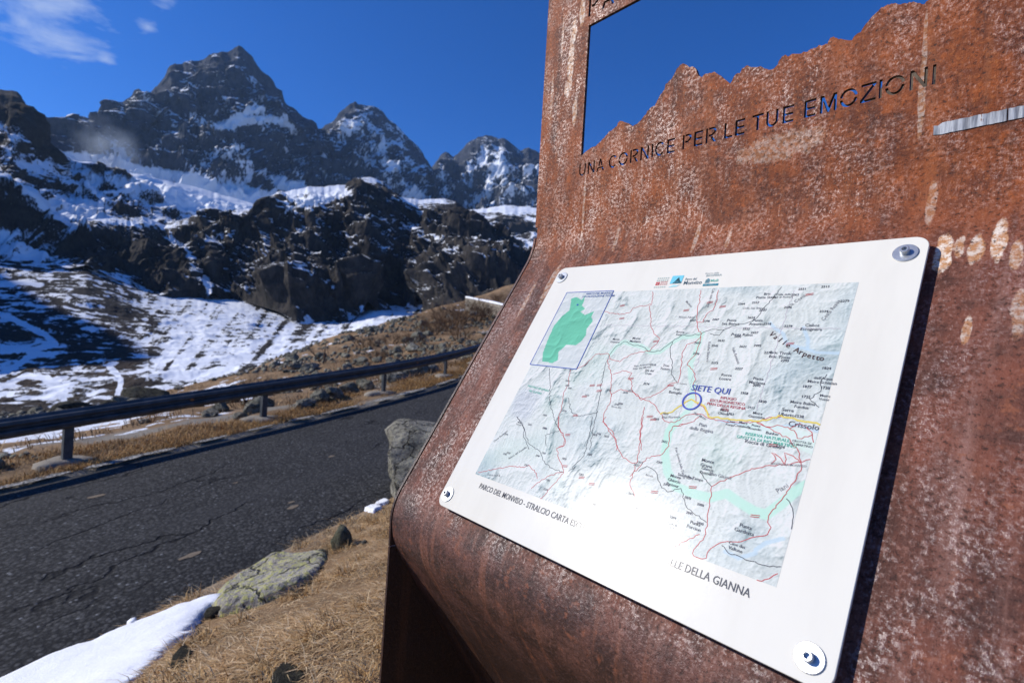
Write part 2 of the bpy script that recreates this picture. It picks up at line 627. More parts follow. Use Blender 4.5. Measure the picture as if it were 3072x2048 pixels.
# ---------------------------------------------------------------- mountains and valley
def mountain_material(name, rock_a, rock_b, scale, brown=None):
    m = NT(name)
    p = m.pos()
    n1 = m.noise(p, .25 / scale, 5, .65)
    n2 = m.noise(m.scaled(p, (1, 1, .45)), 1.0 / scale, 5, .7)
    rock = m.mix(m.ramp(n1, .3, .7), rock_a, rock_b)
    rock = m.mix(m.math('MULTIPLY', m.ramp(n2, .35, .75), .6), rock, tuple(c * .45 for c in rock_a))
    if brown:
        rock = m.mix(m.attr('brown'), rock, m.mix(n2, tuple(c * .5 for c in brown), brown))
    sn = m.math('ADD', m.attr('snow'), m.math('MULTIPLY', m.math('SUBTRACT', n2, .5), 1.15))
    sm = m.ramp(sn, .42, .58)
    m.set(base=m.mix(sm, rock, (.80, .83, .88)), rough=m.lerp(sm, 0, 1, .9, .65), spec=.15, normal=m.bump(m.math('MULTIPLY', m.math('ADD', n2, m.math('MULTIPLY', m.noise(m.scaled(p, (1, 1, .4)), .33 / scale, 4, .7), 1.6)), m.math('SUBTRACT', 1.12, sm)), .95, .75 * scale))
    return m.mat


def smooth_curve(pts, xs, k=3):
    pts = np.asarray(pts, float)
    return np.interp(xs, pts[:, 0], pts[:, k])


def ground_mesh(name, P, snow, mat, label, brown=None):
    nr, nc = P.shape[:2]
    me = new_mesh(name, P.reshape(-1, 3), grid_faces(nr, nc), True)
    set_attr(me, 'snow', snow.ravel())
    if brown is not None:
        set_attr(me, 'brown', brown.ravel())
    return tag(link(name, me, mat), label, 'mountain', kind='structure')


def grid_normals(P):
    du = np.gradient(P, axis=1)
    dv = np.gradient(P, axis=0)
    n = np.cross(du, dv)
    n /= np.linalg.norm(n, axis=-1, keepdims=True) + 1e-12
    return n * np.sign(n[..., 2:3] + 1e-9)


def sheet(x0, x1, nc, nr, base, crest, amp, wl, seed, zstretch=.5, profile=1.0, jag=2.0, back=.6, warp=.6, oct_=6, tpow=1.0, r2w=.55, crest_keep=.07, streaks=0.0, bjag=0.0, shear=0.0, taper0=.62):
    """a mountain side: base and crest are [(picture x, picture y, distance m)]; returns the grid of points,
    its normals and the picture coordinates it was laid out with"""
    xs = np.linspace(x0, x1, nc)
    b, c = np.asarray(base, float), np.asarray(crest, float)
    yb, Db = np.interp(xs, b[:, 0], b[:, 1]), np.interp(xs, b[:, 0], b[:, 2])
    yc, Dc = np.interp(xs, c[:, 0], c[:, 1]), np.interp(xs, c[:, 0], c[:, 2])
    yc = yc + (fbm(xs * .11, xs * 0 + seed, 0, 4, seed) - .5) * 2 * jag
    yb = yb + (fbm(xs * .022, xs * 0 + 3, 0, 3, seed + 5) - .5) * 2 * bjag

    def pt(y, D):
        r = ray(xs, y)
        return EYE + r * (D / np.hypot(r[:, 0], r[:, 1]))[:, None]
    Pb, Pc = pt(yb, Db), pt(yc, Dc)
    t = np.linspace(0, 1, nr)[:, None] ** tpow
    P = Pb[None] + (Pc - Pb)[None] * t[..., None]
    P[..., 2] = Pb[None, :, 2] + (Pc - Pb)[None, :, 2] * t ** profile
    nrm = grid_normals(P)
    q = P / wl
    q[..., 0] = q[..., 0] + shear * q[..., 2]
    w1 = fbm(q[..., 0] * .7, q[..., 1] * .7, q[..., 2] * .7, 3, seed + 40) - .5
    w2 = fbm(q[..., 0] * .7 + 5, q[..., 1] * .7, q[..., 2] * .7, 3, seed + 50) - .5
    R = ridged(q[..., 0] + w1 * warp, q[..., 1] + w2 * warp, q[..., 2] * zstretch, oct_, seed)
    R2 = ridged(q[..., 0] * 3.3 + w1, q[..., 1] * 3.3, q[..., 2] * 2.2, 4, seed + 9, .6) - .4
    taper = sstep(0, .08, t) * (1 - sstep(taper0, 1.0, t) * (1 - crest_keep))
    d = amp * ((R - .38) * 1.5 + R2 * r2w) * taper
    if streaks:
        fx = xs[None, :] + (np.linspace(0, 1, nr)[:, None] - .5) * -90
        d = d + streaks * (ridged(fx / 30, t * 1.3, 0, 4, seed + 70) - .4) * taper
    P = P + nrm * d[..., None]
    # far side of the ridge
    br = []
    hor = (Pc - EYE) * [1, 1, 0]
    hor /= np.linalg.norm(hor, axis=1, keepdims=True)
    for k in (1, 2, 3):
        e = P[-1] + hor * (Dc * .06 * k)[:, None]
        e[:, 2] -= Dc * .06 * k * back * (1 + .3 * k)
        br.append(e)
    P = np.concatenate([P, np.array(br)], 0)
    N = grid_normals(P)
    px, py = to_pix(P)
    tt = np.concatenate([np.broadcast_to(t, (nr, nc)), np.ones((3, nc))], 0)
    return P, N, px, py, tt, R


def cover(raw, share, mask=None):
    """shift a snow field so that the wanted share of it lies under snow"""
    q = np.quantile(raw if mask is None else raw[mask], 1 - share)
    return raw - q + .5


def blobs(px, py, lst):
    """soft oriented patches laid out in picture coordinates: (x, y, half length, half width, angle deg, weight)"""
    s = np.zeros(px.shape)
    for x, y, a, b, g_, w in lst:
        c_, s_ = math.cos(math.radians(g_)), math.sin(math.radians(g_))
        u = (px - x) * c_ + (py - y) * s_
        v = -(px - x) * s_ + (py - y) * c_
        s = s + w * np.exp(-((u / a) ** 2 + (v / b) ** 2))
    return s


MAT_FAR = mountain_material('far_rock_and_snow', (.040, .047, .064), (.098, .105, .125), 16)
MAT_MID = mountain_material('dark_cliff_rock', (.024, .0235, .0245), (.078, .068, .060), 4.5)
MAT_SLOPE = mountain_material('snowy_scree', (.028, .025, .024), (.060, .052, .045), 3.2, brown=(.10, .07, .045))
MAT_HILL = mountain_material('brown_hillside', (.10, .075, .05), (.16, .12, .08), 8)

# -- high massif
CR_A = [(-160, 330), (60, 315), (100, 292), (130, 285), (150, 270), (175, 267), (195, 272), (215, 277), (235, 272), (250, 262), (262, 245), (275, 235), (295, 226), (310, 214), (318, 207), (328, 221), (345, 215), (360, 200), (375, 185), (388, 165), (393, 155), (402, 148), (420, 151), (437, 142), (450, 144), (462, 140), (475, 136), (485, 128), (495, 122), (510, 116), (525, 115), (538, 107), (548, 100), (558, 106), (572, 118), (583, 130), (590, 145), (600, 160), (620, 178), (637, 200), (650, 207), (658, 235), (672, 245), (685, 258), (700, 268), (715, 275), (727, 282), (731, 297), (740, 297), (750, 287), (765, 278), (775, 262), (790, 250), (803, 238), (815, 233), (825, 240), (840, 242), (855, 247), (868, 250), (880, 262), (890, 278), (905, 285), (920, 297), (935, 315), (950, 330), (965, 348), (980, 370), (992, 390), (1020, 425), (1060, 480), (1100, 520)]
DA = lambda x: np.interp(x, [0, 548, 1100], [3620, 4350, 5150])
crA = [(x, y, DA(x)) for x, y in CR_A]
bsA = [(-160, 470, 2900), (100, 420, 2950), (165, 405, 3000), (300, 420, 3050), (420, 440, 3100), (560, 475, 3200), (700, 500, 3400), (900, 530, 3700), (1100, 560, 4000)]
P, N, px, py, tt, R = sheet(-160, 1100, 760, 300, bsA, crA, 190, 560, 101, zstretch=.26, profile=1.25, jag=2.6, back=1.1, warp=.6, r2w=.95, oct_=7, shear=-.35, taper0=.64, crest_keep=.10)
bias = blobs(px, py, [(540, 283, 60, 11, -8, .75), (480, 268, 30, 10, -25, .45), (560, 260, 50, 9, -30, .4), (640, 280, 38, 8, 22, .75), (600, 230, 30, 20, 60, .15),
                      (585, 185, 26, 12, 20, .35), (820, 265, 22, 40, 60, .25), (880, 290, 60, 40, 55, .22), (800, 290, 16, 18, -60, .5), (900, 370, 90, 60, 40, .20),
                      (210, 370, 110, 16, 8, 1.0), (330, 395, 100, 14, 12, 1.0), (420, 412, 70, 14, 12, .9), (560, 448, 110, 16, 10, 1.0), (700, 440, 60, 20, 20, .5), (250, 330, 40, 30, 0, .35), (640, 420, 40, 14, 40, .5)])
n_ = fbm(P[..., 0] / 110, P[..., 1] / 110, P[..., 2] / 80, 6, 300, .62) - .5
low = sstep(.30, .0, tt)
snow = .20 + (N[..., 2] - .50) * .75 + n_ * 1.5 + bias + low * .25 - .10 * sstep(.45, .9, tt) + .10 * sstep(740, 900, px)
snow = cover(snow - .22 * sstep(.78, 1, tt), .42, (tt > .28) & (tt < .97) & (px > 150) & (px < 980))
ground_mesh('mountain_massif', P, snow, MAT_FAR, 'high pyramid shaped rock peak and its pointed neighbour streaked with snow')

# -- peaks farther right
CR_B = [(940, 420), (975, 400), (992, 385), (1000, 375), (1012, 357), (1022, 348), (1032, 350), (1042, 361), (1055, 352), (1070, 335), (1085, 322), (1100, 314), (1115, 310), (1130, 312), (1145, 319), (1155, 317), (1165, 325), (1180, 335), (1195, 349), (1205, 343), (1215, 338), (1228, 345), (1245, 352), (1280, 372), (1330, 385), (1400, 395), (1480, 400), (1600, 440), (1800, 500)]
crB = [(x, y, 5200 + (x - 940) * 1.0) for x, y in CR_B]
bsB = [(940, 540, 3900), (1100, 560, 4000), (1240, 575, 4000), (1800, 600, 4200)]
P, N, px, py, tt, R = sheet(940, 1800, 330, 180, bsB, crB, 190, 420, 131, zstretch=.38, profile=1.2, jag=2.5, back=1.0, r2w=1.0)
n_ = fbm(P[..., 0] / 100, P[..., 1] / 100, P[..., 2] / 160, 6, 310, .62) - .5
snow = .30 + (N[..., 2] - .5) * .35 + n_ * 1.5 + sstep(.5, .1, tt) * .15 + blobs(px, py, [(1120, 335, 20, 60, 30, .3), (1140, 370, 14, 60, 25, .35), (1180, 360, 60, 60, 0, .15)])
snow = cover(snow - .45 * sstep(.70, 1, tt), .50)
ground_mesh('mountain_range', P, snow, MAT_FAR, 'snow dusted jagged peaks beyond the right end of the cliff band')

# -- snowfields and ridge on the left, moraine crest
CR_C = [(-420, 60), (-200, 170), (-60, 200), (0, 207), (15, 210), (38, 210), (48, 222), (60, 250), (72, 272), (85, 290), (100, 306), (120, 335), (140, 350), (165, 368), (200, 374), (240, 384), (300, 397), (370, 412), (420, 424), (500, 445), (560, 462), (620, 474), (700, 484), (900, 490), (1050, 486), (1120, 478), (1160, 470), (1200, 474), (1260, 480), (1500, 500), (1900, 540)]
DC = lambda x: np.interp(x, [-420, 0, 100, 165, 620, 1100], [1900, 2100, 2250, 2500, 2750, 3300])
crC = [(x, y, DC(x)) for x, y in CR_C]
bsC = [(-420, 690, 620), (0, 660, 700), (100, 660, 720), (180, 620, 850), (330, 570, 1050), (620, 560, 1300), (900, 560, 1700), (1120, 590, 1900), (1260, 640, 2000), (1500, 660, 2000), (1900, 690, 2000)]
P, N, px, py, tt, R = sheet(-420, 1900, 760, 260, bsC, crC, 70, 300, 151, zstretch=.8, profile=1.05, jag=1.6, back=.5, warp=.8)
n_ = fbm(P[..., 0] / 70, P[..., 1] / 70, P[..., 2] / 70, 5, 320) - .5
n2_ = fbm(P[..., 0] / 260, P[..., 1] / 260, P[..., 2] / 160, 3, 330) - .5
snow = .55 + (N[..., 2] - .72) * .8 + n_ * 1.4 + n2_ * .7
snow = snow - blobs(px, py, [(20, 245, 60, 42, 20, 1.0), (110, 320, 50, 22, 50, .7), (60, 400, 60, 14, 12, .35), (130, 430, 50, 16, 25, .4), (60, 500, 60, 12, 10, .5), (60, 620, 90, 16, 10, .35), (1180, 510, 50, 12, 10, .5), (1200, 540, 30, 14, 20, .4), (270, 470, 40, 12, 20, .3)])
snow = snow + blobs(px, py, [(300, 425, 160, 26, 14, .6), (540, 475, 110, 24, 12, .9), (0, 540, 90, 22, 5, .4), (180, 480, 120, 26, 18, .3), (1160, 480, 60, 8, 5, .5), (1190, 560, 40, 14, 30, .5)])
snow = cover(snow, .80, (px > 0) & (px < 640) & (py > 300))
ground_mesh('snowfield', P, snow, MAT_SLOPE, 'long snowfields below a dark ridge with a moraine crest', np.zeros(px.shape))

# -- scree fans and valley floor
ys_b = [(-420, 1010), (0, 975), (200, 950), (400, 915), (560, 895), (650, 880), (760, 825), (880, 780), (1000, 745), (1250, 680)]
bsE = [(x, y + 16, 170) for x, y in ys_b]
CR_E = [(-420, 640), (0, 600), (100, 606), (160, 612), (200, 604), (270, 640), (330, 684), (365, 674), (385, 670), (420, 690), (448, 700), (470, 684), (486, 668), (505, 680), (530, 690), (560, 690), (600, 700), (640, 712), (680, 738), (720, 752), (760, 757), (800, 748), (828, 716), (845, 688), (868, 710), (910, 722), (935, 700), (960, 716), (1000, 722), (1100, 700), (1400, 690), (1700, 715)]
crE = [(x, y, np.interp(x, [0, 330, 700, 1000, 1250], [840, 900, 1000, 1120, 1220])) for x, y in ((-420, 636), (0, 598), (100, 598), (200, 592), (330, 640), (420, 652), (560, 662), (700, 698), (780, 706), (860, 678), (1000, 684), (1250, 660), (1400, 655), (1700, 660))]
P, N, px, py, tt, R = sheet(-420, 1700, 740, 300, bsE, crE, 4, 60, 191, zstretch=1.0, profile=2.4, jag=1.0, back=.1, warp=.5, tpow=1.5, streaks=0.0)
# streaks running down the fans
fan_x = px + (py - 690) * .75 + 14 * fbm(px / 60, py / 60, 0, 2, 351)
st = fbm(fan_x / 17, py / 120, 0, 5, 350, .66) - .5
n_ = fbm(P[..., 0] / 9, P[..., 1] / 9, P[..., 2] / 9, 5, 360, .62) - .5
n3_ = fbm(P[..., 0] / 60, P[..., 1] / 60, P[..., 2] / 60, 3, 365) - .5
right_ = sstep(290, 400, px)
snow = .36 + .33 * right_ + st * 1.7 * right_ * sstep(880, 820, py) + n_ * (2.6 - .9 * right_) + n3_ * (.8 - .5 * right_) + .05 * sstep(810, 860, py)
snow = snow - .22 * (1 - right_) * sstep(600, 660, py)
trail = [[(-30, 712), (20, 728), (70, 752), (105, 770), (128, 790), (80, 802), (0, 806)], [(90, 800), (60, 825), (20, 850), (-20, 870)], [(0, 890), (60, 862), (110, 868), (140, 900), (150, 925)], [(250, 840), (270, 860), (278, 878), (270, 905)]]
td = np.full(px.shape, 1e9)
for tr in trail:
    td = np.minimum(td, dist_poly(tr, px, py, False))
snow = snow + 1.4 * sstep(7, 3, td) + blobs(px, py, [(120, 890, 34, 26, 30, .7), (70, 770, 40, 10, 25, .3)]) - blobs(px, py, [(40, 770, 50, 14, 10, .5), (280, 720, 60, 16, 40, .5)])
brown = sstep(60, 0, td) * .3 + .35 * (1 - right_) * sstep(700, 800, py)
vis = (px > 0) & (px < 1000) & (py < 900)
snow = np.where(px > 340, cover(snow, .79, vis & (px > 340)), cover(snow, .40, vis & (px < 340)))
snow = snow + .8 * sstep(7, 3, td)
ground_mesh('valley', P, snow, MAT_SLOPE, 'snow covered scree fans and stony valley floor below the cliffs', brown)

# how far the fans are along the foot of the cliffs
foot_d = []
for x_, y_ in CR_E:
    col_i = int(np.argmin(np.abs(px[150] - x_)))
    pcol, dcol = py[:300, col_i], np.hypot(P[:300, col_i, 0], P[:300, col_i, 1])
    foot_d.append(float(np.interp(-y_, -pcol, dcol)))
foot_d = np.convolve(np.pad(foot_d, 3, mode='edge'), np.ones(7) / 7, 'valid')

# -- dark cliff band
CR_D = [(110, 690), (128, 640), (140, 590), (155, 545), (180, 513), (240, 502), (290, 498), (330, 500), (352, 508), (380, 522), (400, 512), (440, 500), (480, 492), (520, 490), (540, 482), (560, 481), (600, 478), (612, 468), (622, 450), (640, 441), (700, 433), (760, 428), (800, 426), (815, 412), (835, 408), (850, 407), (868, 411), (880, 416), (895, 428), (912, 445), (930, 455), (970, 457), (1000, 456), (1020, 458), (1045, 462), (1060, 471), (1090, 488), (1110, 508), (1140, 530), (1170, 550), (1200, 577), (1240, 600), (1300, 630), (1400, 655), (1700, 690)]
DD = lambda x: np.interp(x, [60, 350, 850, 1400], [1000, 1120, 1340, 1560])
crD = [(x, y, DD(x)) for x, y in CR_D]
bsD = [(x_, y_ + 4, d_ - 14) for (x_, y_), d_ in zip(CR_E, foot_d)]
P, N, px, py, tt, R = sheet(110, 1700, 860, 340, bsD, crD, 66, 170, 177, zstretch=.26, profile=.95, jag=2.0, back=.5, warp=.55, r2w=.62, oct_=7, bjag=0, shear=.75)
n_ = fbm(P[..., 0] / 30, P[..., 1] / 30, P[..., 2] / 22, 5, 340, .62) - .5
snow = .02 + (N[..., 2] - .60) * 1.0 + n_ * 1.1 + sstep(.25, .45, tt) * .05
snow = snow + blobs(px, py, [(720, 450, 90, 20, -6, .8), (690, 475, 60, 12, -25, .6), (780, 440, 40, 10, 0, .5), (960, 460, 70, 6, 3, .5), (395, 545, 10, 46, -32, .6), (440, 600, 9, 46, -24, .75), (478, 660, 7, 46, -14, .7),
                             (930, 520, 60, 8, 22, .5), (1000, 540, 40, 8, 28, .6), (1030, 570, 18, 10, 60, .5), (540, 530, 60, 8, -20, .3), (700, 520, 40, 8, -30, .35), (1130, 600, 50, 6, 32, .4), (880, 560, 40, 6, 25, .3), (640, 495, 36, 8, -40, .4), (300, 515, 50, 6, 3, .4), (860, 415, 20, 5, 0, .5)])
snow = snow - blobs(px, py, [(320, 590, 110, 50, 10, .4), (1050, 480, 60, 26, 15, .4), (840, 432, 40, 16, 10, .5)])
snow = cover(snow, .34, (px > 150) & (px < 1200))
ground_mesh('cliff_band', P, snow, MAT_MID, 'dark rocky cliff band with gullies holding streaks of snow')

# -- valley side on the left, out of the picture, which keeps the valley's left flank in shade
Yw = np.concatenate([np.linspace(120, 500, 26), np.linspace(530, 2600, 50)])
Tw = np.linspace(0, 1, 26)
Yg, Tg = np.meshgrid(Yw, Tw)
hw = np.interp(Yg, [120, 150, 190, 250, 400, 600, 800, 1100, 2600], [40, 315, 620, 690, 705, 728, 790, 900, 1080])
Pw = np.stack([-(1.04 * Yg + 90) - 850 * Tg, Yg, -60 + hw * Tg ** .9], -1)
Pw[..., 2] += (ridged(Pw[..., 0] / 300, Pw[..., 1] / 300, 0, 5, 400) - .4) * 35 * sstep(0, .3, Tg)
Pw = np.concatenate([Pw, Pw[-1:] + [[-700, 0, -500]]], 0)
Nw = grid_normals(Pw)
ground_mesh('valley_side', Pw, .5 + (Nw[..., 2] - .6) + (fbm(Pw[..., 0] / 90, Pw[..., 1] / 90, 0, 4, 410) - .5), MAT_SLOPE, 'steep snowy valley side to the left of the valley floor', np.zeros(Pw.shape[:2]))

# -- brown hillside on the right, behind the totem
crG = [(1560, 700, 330), (1750, 560, 300), (1880, 430, 290), (1950, 300, 285), (2020, 205, 280), (2120, 110, 270), (2300, 20, 260), (3000, -200, 240), (5000, -700, 220)]
bsG = [(1560, 880, 130), (1880, 900, 110), (2300, 930, 95), (3000, 960, 90), (5000, 1000, 90)]
P, N, px, py, tt, R = sheet(1560, 5000, 160, 90, bsG, crG, 14, 60, 211, jag=3, back=.6)
ground_mesh('hillside', P, np.full(px.shape, -.3), MAT_HILL, 'brown grassy hillside rising behind the totem')

# -- wide ground reaching the horizon
me = new_mesh('plain', [(-7800, -7800, -95), (7800, -7800, -95), (7800, 7800, -95), (-7800, 7800, -95)], [[0, 1, 2, 3]])
set_attr(me, 'snow', np.zeros(4))
set_attr(me, 'gravel', np.zeros(4))
tag(link('terrain', me, MAT_EARTH), 'brown valley land stretching away below the road', 'terrain', kind='structure')

# -- thin mountain air
hz = bpy.data.materials.new('thin_haze')
hz.use_nodes = True
hz.node_tree.nodes.clear()
ho = hz.node_tree.nodes.new('ShaderNodeOutputMaterial')
hv = hz.node_tree.nodes.new('ShaderNodeVolumePrincipled')
hv.inputs['Color'].default_value = (.42, .66, 1.0, 1)
hv.inputs['Density'].default_value = HAZE
hv.inputs['Anisotropy'].default_value = .2
hz.node_tree.links.new(hv.outputs[0], ho.inputs['Volume'])
hx, z0_, z1_ = 8000, -97, 2450
V = [(-hx, -hx, z0_), (hx, -hx, z0_), (hx, hx, z0_), (-hx, hx, z0_), (-hx, -hx, z1_), (hx, -hx, z1_), (hx, hx, z1_), (-hx, hx, z1_)]
F = [[0, 3, 2, 1], [4, 5, 6, 7], [0, 1, 5, 4], [1, 2, 6, 5], [2, 3, 7, 6], [3, 0, 4, 7]]
bl = bpy.data.materials.new('blowing_snow')
bl.use_nodes = True
bl.node_tree.nodes.clear()
bn = bl.node_tree
bo_ = bn.nodes.new('ShaderNodeOutputMaterial')
bv_ = bn.nodes.new('ShaderNodeVolumePrincipled')
bv_.inputs['Color'].default_value = (.80, .90, 1, 1)
btc = bn.nodes.new('ShaderNodeTexCoord')
bln = bn.nodes.new('ShaderNodeVectorMath')
bln.operation = 'LENGTH'
bn.links.new(btc.outputs['Object'], bln.inputs[0])
bmr = bn.nodes.new('ShaderNodeMapRange')
bmr.inputs[1].default_value, bmr.inputs[2].default_value, bmr.inputs[3].default_value, bmr.inputs[4].default_value = 1.0, .0, .0, 1.0
bn.links.new(bln.outputs['Value'], bmr.inputs[0])
bno = bn.nodes.new('ShaderNodeTexNoise')
bno.inputs['Scale'].default_value = 1.7
bno.inputs['Detail'].default_value = 3
bn.links.new(btc.outputs['Object'], bno.inputs['Vector'])
bm1 = bn.nodes.new('ShaderNodeMapRange')
bm1.inputs[1].default_value, bm1.inputs[2].default_value, bm1.inputs[3].default_value, bm1.inputs[4].default_value = .40, .70, .0, .015
bn.links.new(bno.outputs[0], bm1.inputs[0])
bmu = bn.nodes.new('ShaderNodeMath')
bmu.operation = 'MULTIPLY'
bn.links.new(bmr.outputs[0], bmu.inputs[0])
bn.links.new(bm1.outputs[0], bmu.inputs[1])
bn.links.new(bmu.outputs[0], bv_.inputs['Density'])
bn.links.new(bv_.outputs[0], bo_.inputs['Volume'])
bm_ = bmesh.new()
bmesh.ops.create_icosphere(bm_, subdivisions=3, radius=1.0)
me = bpy.data.meshes.new('blowing_snow')
bm_.to_mesh(me)
bm_.free()
r_ = ray(250, 338)
o = link('blowing_snow', me, bl, loc=Vector(EYE + r_ * (2750 / math.hypot(r_[0], r_[1]))))
o.scale = (150, 120, 125)
o.rotation_euler = (0, .5, 0)
tag(o, 'faint plume of wind blown snow at the foot of the high peak', 'snow plume', kind='stuff')
tag(link('haze', new_mesh('haze', V, F), hz), 'thin blue mountain haze over the whole valley', 'haze', kind='stuff')


# ---------------------------------------------------------------- the rusty steel totem
U = 0.66                                        # metres per working unit
HX = np.array([0.66255, -0.74901, 0.0])         # along the totem, to its right
HY = np.array([0.74901, 0.66255, 0.0])          # into its depth
S_L, S_R, D_UP = -1.525, 0.004, 1.437
S0, D0 = -0.762, 1.20
_bx = EYE + U * (S0 * HX + D0 * HY)
TZ = float(ground_xy(_bx[0], _bx[1]))
ZG = (TZ - CZ) / U                              # ground level in working units
TOTEM = empty('information_totem', (_bx[0], _bx[1], TZ))
TOTEM.rotation_euler = (0, 0, math.atan2(HX[1], HX[0]))
tag(TOTEM, 'rust brown weathering steel totem with cut out mountain skyline and sloping map desk', 'totem')


def loc(s, d, z):
    """working units to the totem's own coordinates in metres"""
    s, d, z = np.broadcast_arrays(np.asarray(s, float), np.asarray(d, float), np.asarray(z, float))
    return np.stack([(s - S0) * U, (d - D0) * U, (z - ZG) * U], -1)


def up_sz(px, py):
    """point of the photograph (3072 px) on the upright sheet"""
    r_ = ray(np.asarray(px) * 2352 / 3072, np.asarray(py) * 2352 / 3072)
    k_ = D_UP / (r_ @ HY)
    return (r_ @ HX) * k_, r_[..., 2] * k_


# ---- rust material: u,v = metres along and up the unrolled sheet
def rust_material(name='weathered_steel', painted_shade=False):
    m = NT(name)
    uv = m.uv()
    big = m.noise(uv, 3.2, 4, .6)
    mid = m.noise(uv, 17, 5, .65)
    fine = m.noise(uv, 150, 4, .75)
    zone = m.noise(m.scaled(uv, (1.6, .8, 1)), 4.6, 4, .6)
    fine2 = m.noise(m.scaled(uv, (1, .55, 1)), 300, 3, .7)
    streak = m.noise(m.scaled(uv, (26, 2.0, 1)), 1.0, 4, .62)
    sx = m.n('SeparateXYZ', {0: uv}, out=0)
    sy = m.n('SeparateXYZ', {0: uv}, out=1)
    low = m.ramp(sy, .04, -.16)                        # the sloping desk weathers to a purple brown
    under = m.ramp(sy, -.84, -1.02)                     # shade on the return below the nose, put into the colour
    if painted_shade:
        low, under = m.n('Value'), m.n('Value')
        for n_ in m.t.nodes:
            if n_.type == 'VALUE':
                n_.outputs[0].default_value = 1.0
    nose = m.ramp(sy, -.65, -.77)                      # smoother and darker round the nose
    deep = m.mix(low, (.105, .0225, .0060), (.062, .0235, .0165))
    orange = m.mix(low, (.285, .0660, .0105), (.180, .0560, .0320))
    col = m.mix(m.ramp(m.math('ADD', m.math('MULTIPLY', mid, .6), m.math('MULTIPLY', big, .4)), .36, .64), deep, orange)
    col = m.mix(m.math('MULTIPLY', m.ramp(streak, .50, .66), .45), col, m.mix(low, (.300, .092, .030), (.250, .125, .095)))
    col = m.mix(m.math('MULTIPLY', m.ramp(streak, .47, .32), .50), col, (.055, .0170, .0095))
    st2 = m.noise(m.scaled(uv, (70, 3.5, 1)), 1.0, 3, .6)
    col = m.mix(m.math('MULTIPLY', m.ramp(st2, .54, .68), .18), col, m.mix(low, (.36, .14, .06), (.32, .18, .145)))
    col = m.mix(m.math('MULTIPLY', m.ramp(st2, .44, .32), .25), col, (.050, .0165, .0100))
    # the smooth dark band round the nose with orange runs
    nz_ = m.mix(m.ramp(mid, .40, .62), (.034, .0190, .0150), (.088, .040, .029))
    nz_ = m.mix(m.math('MULTIPLY', m.ramp(streak, .52, .64), .7), nz_, (.20, .070, .034))
    col = m.mix(m.math('MULTIPLY', nose, .78), col, nz_)
    spk = m.math('MULTIPLY', m.lerp(zone, .38, .62, .45, 1.0), m.lerp(low, 0, 1, 1.0, .60))
    col = m.mix(m.math('MULTIPLY', m.ramp(fine, .54, .62), m.math('MULTIPLY', spk, .70)), col, m.mix(low, (.38, .115, .026), (.31, .150, .110)))
    col = m.mix(m.math('MULTIPLY', m.ramp(fine, .45, .37), .80), col, (.026, .0095, .0060))
    blot = m.noise(uv, 44, 4, .7)
    col = m.mix(m.math('MULTIPLY', m.ramp(blot, .44, .32), .40), col, (.045, .0160, .0100))
    col = m.mix(m.math('MULTIPLY', m.math('MULTIPLY', m.ramp(blot, .55, .66), .6), m.ramp(zone, .6, .42)), col, m.mix(low, (.38, .090, .014), (.26, .085, .040)))
    white = m.math('MULTIPLY', m.ramp(fine2, .585, .66), m.lerp(m.math('ADD', zone, m.math('MULTIPLY', sx, -.25)), .40, .62, .05, .75))  # pale oxide specks plus sun glints put into the colour, denser leftwards
    col = m.mix(m.math('MULTIPLY', white, m.lerp(low, 0, 1, .8, .28)), col, m.mix(low, (.56, .35, .23), (.42, .28, .235)))
    # pale run marks, old glue scabs and painted sun highlights at fixed places: (u, v, half width, half height)
    pale = None
    wob = m.math('MULTIPLY', m.math('SUBTRACT', m.noise(m.scaled(uv, (1, .5, 1)), 60, 5, .72), .5), 2.6)
    for (cx, cy, rx, ry, w) in STAINS_SHEEN:
        ex = m.math('DIVIDE', m.math('SUBTRACT', sx, cx), rx)
        ey = m.math('DIVIDE', m.math('SUBTRACT', sy, cy), ry)
        dd = m.math('ADD', m.math('ADD', m.math('MULTIPLY', ex, ex), m.math('MULTIPLY', ey, ey)), wob)
        f = m.math('MULTIPLY', m.ramp(dd, 1.0, .55), w)
        pale = f if pale is None else m.math('MAXIMUM', pale, f)
    scab_sheen = m.mix(m.ramp(m.noise(uv, 90, 4, .7), .42, .60), (.50, .24, .10), (.78, .68, .57))
    if not painted_shade:
        col = m.mix(m.math('MULTIPLY', pale, m.ramp(fine, .34, .46)), col, scab_sheen)
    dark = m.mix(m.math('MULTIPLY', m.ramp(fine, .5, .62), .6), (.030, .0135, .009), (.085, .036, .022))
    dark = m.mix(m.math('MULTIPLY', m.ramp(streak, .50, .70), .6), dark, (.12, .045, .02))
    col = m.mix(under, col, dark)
    # flecks of smooth scale that catch the sun, in a rough matt rust
    fleck = m.math('MULTIPLY', m.math('MULTIPLY', m.ramp(fine, .47, .56), m.lerp(m.math('ADD', zone, m.math('MULTIPLY', m.ramp(sy, -.45, -.62), .3)), .35, .6, .25, 1.0)), m.ramp(m.math('ADD', m.noise(m.scaled(uv, (1, .4, 1)), 20, 5, .7), m.math('MULTIPLY', fine2, .5)), .66, .84))
    rough = m.lerp(fleck, 0, 1, .64, .30)
    rough = m.n('Mix', {0: m.math('MULTIPLY', nose, .8), 2: rough, 3: m.lerp(mid, .35, .65, .33, .47)}, out=0)
    spec = m.lerp(fleck, 0, 1, .25, 1.0)
    spec = m.n('Mix', {0: nose, 2: spec, 3: .55}, out=0)
    h = m.math('ADD', m.math('ADD', fine, m.math('MULTIPLY', fine2, .5)), m.math('MULTIPLY', mid, .6))
    m.set(base=col, rough=rough, spec=spec, normal=m.bump(h, .6, .0025))
    return m.mat


